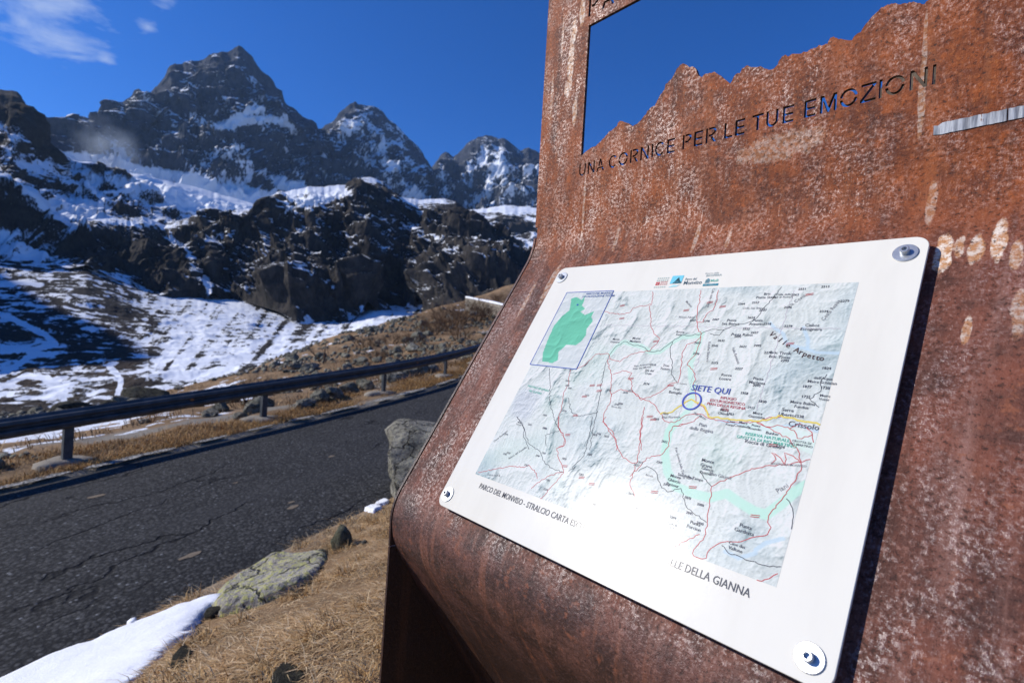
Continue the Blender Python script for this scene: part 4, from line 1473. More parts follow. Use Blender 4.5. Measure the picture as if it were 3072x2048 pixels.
RED = [q3(p_) for p_ in (
    [(560, 285), (600, 300), (690, 305), (730, 292), (750, 262), (840, 248), (868, 235), (875, 200), (872, 160)],
    [(868, 240), (850, 255), (862, 300), (862, 380), (880, 430), (918, 460), (900, 495), (868, 520), (855, 540), (800, 545), (720, 570), (660, 610), (600, 590), (580, 600)],
    [(1182, 150), (1175, 220), (1160, 280), (1155, 350), (1195, 358), (1215, 310), (1260, 280), (1285, 220), (1295, 150)],
    [(1155, 350), (1165, 400), (1185, 430), (1175, 480), (1150, 560), (1110, 600), (1095, 620), (1130, 660), (1150, 720), (1130, 760), (1150, 830), (1160, 880), (1200, 900), (1240, 950)],
    [(1185, 450), (1150, 480), (1090, 500), (1060, 560), (1055, 640), (1040, 740), (1000, 745), (940, 790), (890, 820), (830, 840), (800, 855), (740, 800), (670, 785), (610, 815), (600, 870), (560, 940), (560, 1000), (600, 1060), (640, 1110), (640, 1176)],
    [(580, 600), (610, 690), (605, 740), (600, 800), (610, 830)],
    [(620, 690), (680, 665), (740, 680), (720, 710), (740, 740), (735, 780), (790, 840), (850, 860), (890, 890), (920, 940), (950, 990), (1010, 1000), (1090, 950), (1180, 945), (1230, 970), (1300, 985), (1420, 1000), (1540, 995), (1620, 965), (1700, 960)],
    [(385, 655), (450, 620), (510, 560), (590, 560), (600, 590)],
    [(345, 660), (330, 760), (305, 800), (290, 900), (270, 960), (268, 1030), (300, 1080), (315, 1120), (300, 1150), (255, 1165)],
    [(820, 900), (800, 1000), (790, 1090), (800, 1176)],
    [(1540, 1000), (1600, 1025), (1700, 1020), (1780, 1050), (1800, 1100), (1870, 1090), (1900, 1075)],
    [(1180, 950), (1140, 990), (1000, 1025)])]
RED += [q4(p_) for p_ in (
    [(540, 0), (545, 70), (580, 130), (570, 170), (530, 185), (540, 240), (570, 310), (570, 330), (530, 380), (490, 420), (460, 460), (425, 495)],
    [(70, 325), (150, 310), (250, 290), (330, 295), (370, 285), (410, 330), (415, 365)],
    [(570, 325), (500, 340), (440, 370), (380, 420)],
    [(820, 0), (800, 30), (860, 90), (880, 160), (910, 220), (920, 240), (960, 265), (1000, 270), (960, 400), (980, 440), (990, 470)],
    [(1040, 0), (1020, 130), (1015, 210), (1000, 270)],
    [(1300, 40), (1210, 60), (1190, 110), (1190, 170), (1150, 220), (1060, 240), (1010, 300), (960, 350)],
    [(1700, 30), (1760, 60), (1900, 130), (1950, 200), (1965, 260), (1970, 300), (1940, 360), (1900, 420), (1840, 500), (1790, 560), (1770, 620), (1790, 650), (1770, 690), (1650, 720), (1550, 735), (1490, 740), (1420, 790), (1410, 830), (1330, 835), (1335, 780), (1400, 700), (1415, 620), (1420, 560), (1440, 450), (1440, 410), (1480, 385), (1640, 320), (1780, 285), (1900, 280), (2020, 250)],
    [(1790, 275), (1820, 250), (1790, 210), (1830, 230), (1880, 290), (1870, 210), (1920, 230), (1960, 270)],
    [(1370, 690), (1290, 730), (1210, 770)], [(1900, 70), (1960, 40), (2030, 90), (2040, 150)], [(1700, 980), (1780, 950), (1830, 920)])]
lines('trail_lines', RED, .0015, (.56, .10, .10), .0006, 'red hiking trails drawn on the map')
BLK = [q3(p_) for p_ in (
    [(1700, 130), (1640, 210), (1590, 260), (1540, 330), (1480, 360), (1420, 370), (1330, 405), (1240, 405), (1185, 430), (1130, 440), (1060, 440), (1000, 480), (920, 540), (860, 545), (800, 510), (740, 500), (690, 480), (640, 510), (600, 560), (570, 620), (555, 700), (540, 780), (520, 900), (500, 1000), (480, 1100), (470, 1176)],
    [(1000, 480), (985, 540), (1000, 620), (990, 690), (1030, 740)], [(210, 650), (215, 750), (210, 850), (240, 980), (275, 1050), (185, 1080), (190, 1150)],
    [(1330, 405), (1300, 440), (1240, 430)], [(0, 960), (40, 1010), (50, 1100), (80, 1170)], [(330, 840), (350, 930), (400, 960), (520, 930)], [(1990, 690), (1950, 740), (1950, 800), (1880, 850), (1940, 900)])]
BLK += [q4(p_) for p_ in ([(300, 0), (340, 70), (360, 150), (430, 200), (460, 270), (500, 300), (570, 325)], [(1370, 320), (1440, 410)], [(1010, 320), (1060, 290), (1110, 320), (1140, 400), (1180, 440), (1260, 420), (1300, 540), (1410, 620)], [(1500, 755), (1540, 800), (1640, 840), (1740, 870), (1850, 880)], [(1880, 480), (1920, 560), (1910, 660)], [(740, 0), (720, 120), (690, 230), (600, 320)])]
lines('ridge_lines', BLK, .0014, (.08, .08, .09), .0006, 'thin black ridge and path lines on the map')
YEL = [q3([(920, 945), (1000, 930), (1080, 870), (1120, 850), (1150, 870), (1200, 890), (1230, 960), (1330, 975), (1450, 985), (1560, 990), (1700, 955), (1800, 985), (1900, 1000), (1950, 1015)])]
lines('road_line', YEL, .0036, (.74, .60, .14), .0008, 'yellow road line on the map')
GRD = [q3([(560, 375), (1000, 382), (1420, 390), (2080, 398)]), q3([(1780, 150), (1700, 400), (1600, 720), (1540, 920)]), q3([(1180, 560), (1090, 830), (1020, 1000)])]
lines('grid_lines', GRD, .0011, (.52, .46, .54), .0005)

# inset of the park
IX0, IX1, IY0, IY1 = -1.1895, -.9965, .5395, .8235
g2x, g2y = np.meshgrid(np.linspace(IX0, IX1, 90), np.linspace(IY0, IY1, 130))
r2 = ridged(g2x * 22, g2y * 22, 0, 4, 560)
ay, ax = np.gradient(r2)
sh2 = np.clip((ax - ay) * 4, -1, 1)
c2 = np.stack([.62 + sh2 * .16, .66 + sh2 * .15, .67 + sh2 * .14], -1)
PK = q3([(350, 205), (385, 195), (420, 215), (440, 185), (432, 225), (420, 250), (440, 270), (410, 290), (440, 310), (500, 285), (480, 320), (490, 350), (450, 400), (445, 440), (415, 480), (380, 505), (320, 500), (300, 520), (270, 545), (265, 600), (230, 618), (165, 608), (170, 550), (200, 470), (240, 380), (290, 320), (340, 280), (350, 220)])
inp = inside(PK, g2x, g2y)
c2 = np.where(inp[..., None], np.array([.16, .52, .36]) * (1 + sh2[..., None] * .25), c2)
print_obj('inset_map', pl(g2x, g2y, .0010).reshape(-1, 3), grid_faces(130, 90), np.clip(c2, .05, .85).reshape(-1, 3), 'small inset map with the park area in green')
rect = lambda x0, x1, y0, y1: [(x0, y0), (x1, y0), (x1, y1), (x0, y1)]
fr = rect(IX0, IX1, IY0, IY1)
VV, FF = [], []
for i in range(4):
    p_, n2_ = np.array(fr[i]), np.array(fr[(i + 1) % 4])
    V, F = ribbon([p_, n2_], .0026)
    FF += [[q + len(VV) * 4 for q in f] for f in F]
    VV.append(V)
V = np.concatenate(VV)
print_obj('inset_frame', pl(V[:, 0], V[:, 1], .0014), FF, np.tile((.10, .16, .50), (len(V), 1)))
# ring marking the place
cc = q3([(1124, 862)])[0]
th = np.linspace(0, 2 * math.pi, 41)
V, F = ribbon(np.stack([cc[0] + .0215 * np.cos(th), cc[1] + .0215 * np.sin(th)], 1), .0038)
print_obj('position_ring', pl(V[:, 0], V[:, 1], .0016), F, np.tile((.09, .12, .50), (len(V), 1)), 'blue ring marking the place on the map')

# ---- lettering
_tc = {}


def text_geo(txt, bold=0.0):
    key = (txt, bold)
    if key not in _tc:
        cu_ = bpy.data.curves.new('t', 'FONT')
        cu_.body = txt
        cu_.size = 1.0
        cu_.resolution_u = 2
        cu_.offset = bold
        cu_.align_x = 'CENTER'
        cu_.align_y = 'CENTER'
        ob = bpy.data.objects.new('t', cu_)
        COL.objects.link(ob)
        bpy.context.view_layer.update()
        m_ = bpy.data.meshes.new_from_object(ob)
        co_ = np.empty(len(m_.vertices) * 3)
        m_.vertices.foreach_get('co', co_)
        f_ = [list(p_.vertices) for p_ in m_.polygons]
        bpy.data.objects.remove(ob)
        bpy.data.meshes.remove(m_)
        bpy.data.curves.remove(cu_)
        _tc[key] = (co_.reshape(-1, 3)[:, :2], f_)
    return _tc[key]


class Words:
    def __init__(s):
        s.V, s.F, s.C, s.k = [], [], [], 0

    def add(s, txt, c, size, col=(.03, .03, .035), rot=0.0, bold=.01, width=None, xs=1.0):
        co_, f_ = text_geo(txt, bold)
        if not len(co_):
            return
        p_ = co_ * size
        if width:
            p_ = p_ * [width / np.ptp(p_[:, 0]), 1]
        p_ = p_ * [xs, 1]
        r_ = math.radians(rot)
        p_ = p_ @ np.array([[math.cos(r_), math.sin(r_)], [-math.sin(r_), math.cos(r_)]]) + c
        s.V.append(p_)
        s.F += [[q + s.k for q in f] for f in f_]
        s.C.append(np.tile(np.array(col), (len(p_), 1)))
        s.k += len(p_)

    def poly(s, pts, col):
        pts = np.asarray(pts, float)
        s.V.append(pts)
        s.F.append([q + s.k for q in range(len(pts))])
        s.C.append(np.tile(np.array(col), (len(pts), 1)))
        s.k += len(pts)

    def done(s, name, off, label=None):
        V = np.concatenate(s.V)
        o_ = print_obj(name, pl(V[:, 0], V[:, 1], off), s.F, np.concatenate(s.C), label)
        o_['kind'] = 'stuff'
        return o_


w = Words()
K_ = (.11, .11, .12)
GR_ = (.28, .28, .30)
RD_ = (.50, .05, .06)
GN_ = (.10, .50, .38)
for t_, x, y, sz, cl_, rot in (
        ('Monte\nMeldassa', 765, 470, .0125, K_, 0), ('Monte\nGranero', 635, 475, .0115, K_, 0), ('Rocca Nera', 1090, 325, .0115, GR_, 0), ('Rocce\nFons', 1045, 428, .011, K_, 0), ('Punta\nSea Bianca', 1376, 356, .013, K_, 0),
        ('Punta\nArpetto', 1542, 357, .013, K_, 0), ('Colle Sea Bianca', 1520, 267, .0100, GR_, 0), ('Bric\nPiatta Stana', 1604, 187, .0125, K_, 0), ('Colle della\nMait di Fiorera', 1708, 188, .0095, K_, 0), ('Punta Raboi', 1445, 437, .013, K_, 0),
        ('Ciabot\nEscognere', 1892, 390, .013, K_, 0), ('la Costa', 1803, 215, .014, GR_, 50), ('Costa Rasiss', 2015, 280, .014, GR_, 68), ('Bric Tivoli/\nBric Tioun', 1690, 567, .0130, K_, 0), ('Truc\nTeston', 955, 645, .0120, K_, 0),
        ('Sea del\nTruin', 848, 676, .0115, K_, 0), ('Rocce\nLosere', 1342, 708, .0125, K_, 0), ('Piatta\nMarlatea', 1546, 732, .0125, K_, 0), ('Truc\nBattaglie', 1022, 796, .0125, K_, 0), ('RIFUGIO\nESCURSIONISTICO\nPIAN DELLA REGINA\n1770', 1346, 882, .0118, RD_, 0),
        ('Meire\nChiavel', 1330, 932, .0105, K_, 0), ('Pian\ndella Regina', 1190, 1030, .0145, GR_, 0), ('Meire\nGiaromba', 1542, 952, .0105, K_, 0), ('Serre\nUberto', 1735, 935, .0130, K_, 0), ('Meire Balma\nFundua', 1830, 888, .0115, K_, 0),
        ('Cros\nForan', 1372, 1004, .0100, K_, 0), ('Mairy\nCostabella', 1450, 1012, .0100, K_, 0), ('Ponte\nRoundin', 1532, 1030, .0095, K_, 0), ('Bunker', 1640, 1070, .0110, K_, 0), ('RISERVA NATURALE\nGROTTA DI RIO MARTINO', 1600, 1107, .0120, GN_, 0),
        ('Rocca di Grane', 1577, 1138, .0140, K_, 0), ("dell'Aqua\nMaire Schialan", 1962, 730, .0115, K_, 0), ('Rocche Sbiasere', 1230, 545, .0110, GR_, -76), ('Valle Reisiassa', 1405, 570, .0110, GR_, -58), ('Plan Armoine/\nPian dar Moine', 805, 640, .0105, GR_, 14),
        ('Crissolo', 1840, 1020, .0205, K_, 0), ('Colle della Gianna', 1245, 200, .0105, GR_, -86), ('Meidassa', 1105, 240, .0105, GR_, -40), ('NATURALE REGIONALE', 140, 780, .0110, GN_, -4), ('DEL QUEYRAS', 120, 805, .0110, GN_, -4),
        ('Plan Fiorenza', 990, 965, .0105, GR_, 12), ('Plan Melze', 1175, 957, .0100, GR_, -18), ('Rocce Alte', 640, 900, .0085, GR_, 0), ('La Sellaccia', 1060, 750, .0075, GR_, 0), ('GROTTA DI\nRIO MARTINO', 1825, 1135, .0080, K_, 0),
        ('Meire\nVoter', 1975, 840, .0100, K_, 0)):
    w.add(t_, q3([(x, y)])[0], sz * .80, cl_, rot, .002)
for t_, x, y, sz, cl_, rot in (('Monte\nGrane', 1414, 274, .0130, K_, 0), ('Ghincia\nPastour', 1412, 320, .0110, K_, 0), ('Monte\nGhincio\nPastour', 1220, 376, .0120, K_, 0), ('Sea delle Tampe', 1315, 355, .0110, K_, 0), ('Plan Giasset', 1492, 347, .0120, GR_, 0), ('Piani', 1855, 420, .0160, GR_, 48), ('Punta\nGardetta', 1636, 660, .0125, K_, 0),
                               ('Punta\nForcion', 1340, 640, .0120, K_, 0), ('Case dei\nVallone', 1585, 766, .0110, K_, 0), ('S o u s t r a', 160, 342, .0130, K_, 12), ('Rocce del Castello', 300, 212, .0105, K_, 46), ('Costa Renfrene', 200, 115, .0105, K_, 52), ('Monte\nTorrone', 310, 40, .0085, K_, 0),
                               ('Pian Grande delle Tampe', 1255, 270, .0095, GR_, -55), ('SEGGIOVIA MONVISO', 1890, 283, .0080, GR_, 8), ('Colle di\nLuca', 1205, 640, .0085, GR_, 0), ('Balcella', 1075, 345, .0080, GR_, 0)):
    w.add(t_, q4([(x, y)])[0], sz * .80, cl_, rot, .002)
for i, ch in enumerate('Valle Arpetto'):
    if ch != ' ':
        t0 = i / 12
        cpt = q3([(1637 + 320 * t0 + 0 * t0, 435 + 95 * math.sin(t0 * 1.45) * 1.55 + 8 * t0)])[0]
        w.add(ch, cpt, .0175, (.10, .06, .05), -42 + 46 * t0, .01)
rn = random.Random(11)
for v_, x, y in ((2331, 1130, 345), (2522, 1472, 400), (2437, 1525, 424), (2495, 1545, 507), (2270, 1612, 553), (2279, 1742, 383), (2318, 1608, 368), (2334, 1970, 288), (2563, 1785, 182), (2551, 1832, 145), (2513, 1980, 130), (2279, 2105, 222), (1824, 1987, 652), (1877, 1862, 770), (1730, 1978, 778), (1725, 1855, 835), (2227, 1425, 655), (2295, 1720, 603), (2541, 1272, 508), (2632, 1312, 475), (2621, 1452, 513), (2256, 1152, 558), (2437, 1160, 490), (2364, 1442, 240), (2337, 1532, 232), (2447, 1276, 340), (2398, 1218, 350), (1830, 1576, 865), (1538, 1812, 960), (1761, 1370, 945), (2373, 1270, 618), (1958, 1460, 812), (2510, 875, 630), (2574, 832, 752), (2095, 1540, 762), (1724, 1690, 1155), (2091, 1420, 450), (2596, 1740, 262), (2507, 1580, 280), (2624, 1505, 328)):
    w.add(str(v_), q3([(x, y)])[0], .0085, (.10, .10, .11), 0, .012)
for i in range(46):
    x, y = rn.uniform(ML + .03, MR_ - .03), rn.uniform(MB_ + .02, .5)
    w.add(str(rn.randint(1700, 2990)), (x, y), .0075, (.16, .16, .18), 0, .010)
for i in range(26):
    x, y = rn.uniform(ML + .22, MR_ - .05), rn.uniform(MB_ + .05, .8)
    for dy_ in (0, .0035):
        p_ = np.array([(x - .008, y + dy_), (x + .008, y + dy_ + .003)])
        V, F = ribbon(p_, .0013)
        w.poly([V[0], V[1], V[3], V[2]], (.55, .10, .10))
w.done('place_names', .0012, 'tiny place names and heights printed on the map')
w = Words()
w.add('SIETE QUI', q3([(1243, 790)])[0], .0215, (.10, .13, .45), 0, .004)
w.add('PARCO DEL MONVISO\nLOCALIZZAZIONE TOTEM', q3([(527, 182)])[0], .0105, (.09, .15, .40), 0, .008)
pt = q3([(392, 246)])[0]
w.poly([(pt[0] + .0035 * math.cos(a_), pt[1] + .0035 * math.sin(a_)) for a_ in np.linspace(0, 6.283, 13)[:-1]], (.05, .10, .45))
w.done('position_lettering', .0018, 'blue lettering on the map')
w = Words()
capL, capR = -1.143, -.386
w.add('PARCO DEL MONVISO - STRALCIO CARTA ESCURSIONISTICA SENTIERO COLLE DELLA GIANNA', ((capL + capR) / 2, .1385), .0215, (.10, .10, .11), 0, .004, width=capR - capL)
w.done('caption', .0008, 'grey capital letter caption under the map')
# emblems above the map
w = Words()
x0, x1, y0, y1 = -.8572, -.8185, .8280, .8680
for i in range(6):
    for j in range(5):
        if 1 <= j <= 2:
            continue
        a0, b0 = x0 + (x1 - x0) * i / 6, y0 + (y1 - y0) * j / 5
        w.poly(rect(a0, a0 + .0038, b0, b0 + .0046), (.50, .60, .58))
bx0, by0 = x0 + .001, y0 + .0095
w.poly(rect(bx0, bx0 + .0115, by0, by0 + .0115), (.62, .05, .06))
w.poly(rect(bx0 + .0048, bx0 + .0067, by0, by0 + .0115), (.70, .70, .70))
w.poly(rect(bx0, bx0 + .0115, by0 + .0048, by0 + .0067), (.70, .70, .70))
w.add('REGIONE\nPIEMONTE', (bx0 + .0255, by0 + .0058), .0080, (.55, .12, .12), 0, .0, width=.0245)
px0, px1, pyb, pyt = -.8110, -.7755, .8275, .8685
w.poly(rect(px0, px1, pyb + .013, pyt), (.20, .62, .80))
w.poly([(px0 + .008, pyb + .013), (px0 + .017, pyb + .027), (px0 + .022, pyt - .005), (px0 + .028, pyb + .024), (px1, pyb + .016), (px1, pyb + .013)], (.05, .055, .07))
w.poly([(px0, pyb), (px0 + .015, pyb + .009), (px0 + .027, pyb + .006), (px1, pyb + .010), (px1 - .010, pyb + .002)], (.42, .75, .86))
w.add('Parco del', (-.7505, .8535), .0125, (.14, .20, .24), 0, .0, width=.033)
w.add('Monviso', (-.7408, .8405), .0185, (.08, .13, .17), 0, .004, width=.053)
ux0, ux1 = -.7055, -.6925
w.poly([(ux0, .8480), ((ux0 + ux1) / 2, .8530), (ux1, .8480)], (.12, .30, .38))
for i in range(5):
    a0 = ux0 + .0006 + i * .0026
    w.poly(rect(a0, a0 + .0014, .8390, .8472), (.12, .30, .38))
w.poly(rect(ux0, ux1, .8368, .8382), (.12, .30, .38))
w.add('MaB', (-.6800, .8440), .0125, (.20, .55, .48), 0, .004)
w.poly(rect(-.7078, -.6655, .8272, .8342), (.05, .26, .36))
w.add('MONVISO', (-.6866, .8307), .0070, (.66, .70, .70), 0, .004)
w.add('Riserva della', (-.6950, .8700), .0075, (.35, .42, .45), 0, .0)
w.add('BIOSFERA', (-.6875, .8620), .0100, (.30, .40, .44), 0, .0)
w.done('emblems', .0008, 'row of small park emblems at the top of the board')


# ---------------------------------------------------------------- guardrail along the outer edge of the road
gm = NT('galvanised_steel')
p = gm.pos()
nn = gm.noise(p, 6, 5, .65)
gm.set(base=gm.mix(gm.ramp(nn, .35, .65), (.040, .044, .045), (.085, .090, .092)), metal=.1, rough=gm.lerp(nn, .3, .7, .42, .62), normal=gm.bump(gm.noise(p, 60, 3, .6), .15, .004))
MAT_GALV = gm.mat
cn = NT('old_concrete')
p = cn.pos()
cn.set(base=cn.mix(cn.noise(p, 9, 5, .65), (.20, .17, .135), (.36, .32, .26)), rough=.95, spec=.15, normal=cn.bump(cn.noise(p, 40, 4, .65), .6, .02))
MAT_CONC = cn.mat


def z_at(a, l):
    return float(z_ground(a, l))


RAIL_TOP = .765
WPROF = [(-.155, .000), (-.140, .018), (-.118, .030), (-.100, .072), (-.055, .080), (-.036, .072), (-.018, .030), (.018, .030), (.036, .072), (.055, .080), (.100, .072), (.118, .030), (.140, .018), (.155, .000)]


WPROF = [(h_ * .85, d_) for h_, d_ in WPROF]


def rail_run(root, lat, a0, a1, seg, toward=-1.0, zoff=0.0):
    """corrugated beams; lat(a) gives the lateral place of the posts"""
    a = a0
    while a < a1 - .01:
        aa = np.linspace(a - .06, min(a + seg, a1) + .06, 9)
        k = len(WPROF)
        V, F = [], []
        for th_ in (0.0, .004):
            for q in aa:
                for (h_, dp) in WPROF:
                    l_ = lat(q) + toward * (.075 + dp + th_ + (.004 if int(a * 10) % 2 else 0))
                    x, y = xy_al(q, l_)
                    V.append((x, y, float(z_road(q)) + zoff + RAIL_TOP - .132 + h_))
        m_ = len(aa) * k
        for i in range(len(aa) - 1):
            for j in range(k - 1):
                b_ = i * k + j
                F.append([b_, b_ + 1, b_ + k + 1, b_ + k])
                F.append([m_ + b_, m_ + b_ + k, m_ + b_ + k + 1, m_ + b_ + 1])
        for i in range(len(aa) - 1):
            for j in (0, k - 1):
                b_ = i * k + j
                F.append([b_, b_ + k, m_ + b_ + k, m_ + b_])
        for i in (0, len(aa) - 1):
            for j in range(k - 1):
                b_ = i * k + j
                F.append([b_, m_ + b_, m_ + b_ + 1, b_ + 1])
        V = np.array(V) - np.array(root.location)
        me = new_mesh('beam', V, F)
        bm_ = bmesh.new()
        bm_.from_mesh(me)
        bmesh.ops.recalc_face_normals(bm_, faces=bm_.faces)
        bm_.to_mesh(me)
        bm_.free()
        link('beam', me, MAT_GALV, root)
        a += seg


def c_post_mesh(h):
    w_, d_, t_, lip = .110, .060, .006, .022
    pr_ = [(-w_ / 2, d_), (-w_ / 2, 0), (w_ / 2, 0), (w_ / 2, d_), (w_ / 2 - lip, d_), (w_ / 2 - lip, d_ - t_), (w_ / 2 - t_, d_ - t_), (w_ / 2 - t_, t_), (-w_ / 2 + t_, t_), (-w_ / 2 + t_, d_ - t_), (-w_ / 2 + lip, d_ - t_), (-w_ / 2 + lip, d_)]
    k = len(pr_)
    V = [(x, y, 0) for x, y in pr_] + [(x, y, h) for x, y in pr_]
    F = [[i, (i + 1) % k, (i + 1) % k + k, i + k] for i in range(k)]
    for b_ in (0, k):
        F += [[b_ + 1, b_ + 2, b_ + 7, b_ + 8], [b_ + 0, b_ + 1, b_ + 8, b_ + 9], [b_ + 2, b_ + 3, b_ + 6, b_ + 7], [b_ + 0, b_ + 9, b_ + 10, b_ + 11], [b_ + 3, b_ + 4, b_ + 5, b_ + 6]]
    return new_mesh('post', V, F)


rot_road = math.atan2(RA[1], RA[0])
lat1 = lambda a_: L_RAIL + float(curve(a_))
x, y = xy_al(6.4, lat1(6.4))
RAIL = empty('guardrail', (float(x), float(y), z_at(6.4, lat1(6.4))))
tag(RAIL, 'long grey corrugated steel guardrail along the far edge of the asphalt', 'guardrail')
rail_run(RAIL, lat1, -9.2, 34.0, 3.9)
post_me = c_post_mesh(1.03)
for i, a_ in enumerate([-6.0, -2.9, .30, 3.50, 6.47, 9.78, 12.95, 16.1, 19.2, 22.3, 25.4, 28.5]):
    l_ = lat1(a_)
    x, y = xy_al(a_, l_)
    po = link('post', post_me, MAT_GALV, RAIL)
    po.location = Vector((float(x), float(y), float(z_road(a_)) - .30)) - RAIL.location
    po.rotation_euler = (0, 0, rot_road + math.atan(0.04 * max(0, min(a_ - 8, 14))))
    # concrete round the foot
    th = np.linspace(0, 2 * math.pi, 20, endpoint=False)
    V, F = [], []
    zc = z_at(a_, l_)
    for j, (rr, hh) in enumerate(((1.0, -.10), (.92, .025), (.60, .060), (.2, .065))):
        rad = .34 * rr * (.45 + 1.1 * fbm(np.cos(th) * 1.3 + i, np.sin(th) * 1.3, i, 3, 7))
        xx, yy = xy_al(a_ + 1.25 * rad * np.cos(th), l_ + .10 + .85 * rad * np.sin(th))
        V += [(q, w_, zc + hh) for q, w_ in zip(xx, yy)]
    for j in range(3):
        for q in range(20):
            F.append([j * 20 + q, j * 20 + (q + 1) % 20, (j + 1) * 20 + (q + 1) % 20, (j + 1) * 20 + q])
    F.append(list(range(60, 80)))
    link('footing', new_mesh('footing', np.array(V) - np.array(RAIL.location), F, True), MAT_CONC, RAIL)
bolt_v, bolt_f = [], []
for j, (rr, hh) in enumerate(((.030, 0), (.030, .006), (.018, .009), (.018, .020), (.010, .024))):
    for k in range(10):
        bolt_v.append((rr * math.cos(k * .6283), hh, rr * math.sin(k * .6283)))
for j in range(4):
    for k in range(10):
        bolt_f.append([j * 10 + k, j * 10 + (k + 1) % 10, (j + 1) * 10 + (k + 1) % 10, (j + 1) * 10 + k])
bolt_f.append(list(range(40, 50)))
bolt_me = new_mesh('bolt', bolt_v, bolt_f)
for a_ in (.30, 3.50, 6.47, 9.78, 12.95, 16.1):
    for da in ((0,) if a_ != 6.47 else (0, .12)):
        l_ = lat1(a_ + da) - .075 - .034
        x, y = xy_al(a_ + da, l_)
        bo = link('bolt', bolt_me, MAT_GALV, RAIL)
        bo.location = Vector((float(x), float(y), float(z_road(a_)) + RAIL_TOP - .132)) - RAIL.location
        bo.rotation_euler = (0, 0, rot_road + math.pi)
rf = NT('amber_reflector')
rf.set(base=(.45, .16, .05), rough=.3)
a_ = 5.05
for a_ in (5.05, 11.0):
    x, y = xy_al(a_, lat1(a_) - .125)
    V = []
    for th in np.linspace(0, 2 * math.pi, 13)[:-1]:
        for dpt in (0, .012):
            xx, yy = xy_al(a_ + .030 * math.cos(th), lat1(a_) - .108 - dpt)
            V.append((xx, yy, float(z_road(a_)) + RAIL_TOP - .132 + .022 * math.sin(th)))
    F = [[2 * q, (2 * q + 2) % 24, (2 * q + 3) % 24, 2 * q + 1] for q in range(12)] + [[2 * q + 1 for q in range(12)]]
    link('reflector', new_mesh('reflector', np.array(V) - np.array(RAIL.location), F), rf.mat, RAIL)

# ---------------------------------------------------------------- rocks
def rock_material(name, c0, c1, lich, lamt, fs=1.0):
    m = NT(name)
    p_ = m.obj()
    a0 = m.noise(p_, 2.2, 5, .65)
    a1 = m.noise(p_, 9 * fs, 5, .7)
    a2 = m.noise(p_, 38, 3, .65)
    c = m.mix(m.ramp(a0, .35, .65), c0, c1)
    c = m.mix(m.math('MULTIPLY', m.ramp(a1, .47, .56), lamt), c, lich)
    c = m.mix(m.math('MULTIPLY', m.ramp(a1, .44, .32), .75), c, (.022, .021, .018))
    c = m.mix(m.math('MULTIPLY', m.ramp(a2, .55, .70), .35), c, (.42, .41, .37))
    wv_ = m.n('VectorMath', {0: m.scaled(p_, (2.6, 2.6, 1.5)), 1: m.n('VectorMath', {0: m.noise(p_, 3.0, 4, .65, out=1), 3: .9}, operation='SCALE')}, operation='ADD')
    ck = m.ramp(m.n('TexVoronoi', {'Vector': wv_, 'Scale': 1.0}, feature='DISTANCE_TO_EDGE'), .035, .005)
    c = m.mix(m.math('MULTIPLY', ck, .8), c, (.012, .011, .010))
    h = m.math('SUBTRACT', m.math('ADD', m.math('MULTIPLY', a1, 1.0), m.math('MULTIPLY', a2, .35)), m.math('MULTIPLY', ck, .8))
    m.set(base=c, rough=.92, spec=.2, normal=m.bump(h, .85, .06))
    return m.mat


MAT_BOULDER = rock_material('grey_lichened_boulder', (.105, .098, .080), (.33, .305, .255), (.36, .34, .25), .6, 1.6)
MAT_LICHEN = rock_material('yellow_green_lichen_rock', (.30, .27, .235), (.44, .405, .35), (.50, .48, .17), .85, 2.6)
MAT_STONE = rock_material('grey_green_stone', (.10, .092, .070), (.26, .24, .195), (.30, .29, .19), .5)
MAT_MOTTLED = rock_material('mottled_stone', (.07, .066, .052), (.20, .19, .15), (.34, .33, .16), .8, 2.5)
MAT_DARKROCK = rock_material('dark_brown_rock', (.030, .027, .020), (.075, .066, .048), (.10, .095, .05), .5)


def rock_mesh(name, seed, sub=3, facets=9, rough=.22, squash=(1, 1, 1), boxy=1.0, flat=False):
    bm_ = bmesh.new()
    bmesh.ops.create_icosphere(bm_, subdivisions=sub, radius=1.0)
    co_ = np.array([v.co[:] for v in bm_.verts])
    if boxy != 1.0:
        e_ = np.sign(co_) * np.abs(co_) ** boxy
        co_ = e_
    r_ = random.Random(seed)
    for i in range(facets):
        n_ = np.array([r_.gauss(0, 1), r_.gauss(0, 1), r_.gauss(0, .8)])
        n_ /= np.linalg.norm(n_)
        lim = r_.uniform(.55, .86)
        dd = co_ @ n_
        co_ -= np.outer(np.clip(dd - lim, 0, None) * .92, n_)
    nz = (fbm(co_[:, 0] * 1.6 + seed, co_[:, 1] * 1.6, co_[:, 2] * 1.6, 4, seed) - .5) * 2
    rz = ridged(co_[:, 0] * 2.6, co_[:, 1] * 2.6 + seed, co_[:, 2] * 2.6, 4, seed + 3) - .4
    co_ *= (1 + rough * nz - rough * .35 * rz)[:, None]
    co_ *= np.array(squash)
    for v, c in zip(bm_.verts, co_):
        v.co = c
    me = bpy.data.meshes.new(name)
    bm_.to_mesh(me)
    bm_.free()
    me.polygons.foreach_set('use_smooth', np.full(len(me.polygons), not flat))
    return me


def place_rock(name, me, mat, pt, sc, rz, label, cat='rock', group=None, sink=.25):
    o = bpy.data.objects.new(name, me)
    COL.objects.link(o)
    if not me.materials:
        me.materials.append(mat)
    o.location = (pt[0], pt[1], pt[2] + sc[2] * (1 - sink) - sc[2] * .35)
    o.scale = sc
    o.rotation_euler = (0, 0, rz)
    return tag(o, label, cat, group)


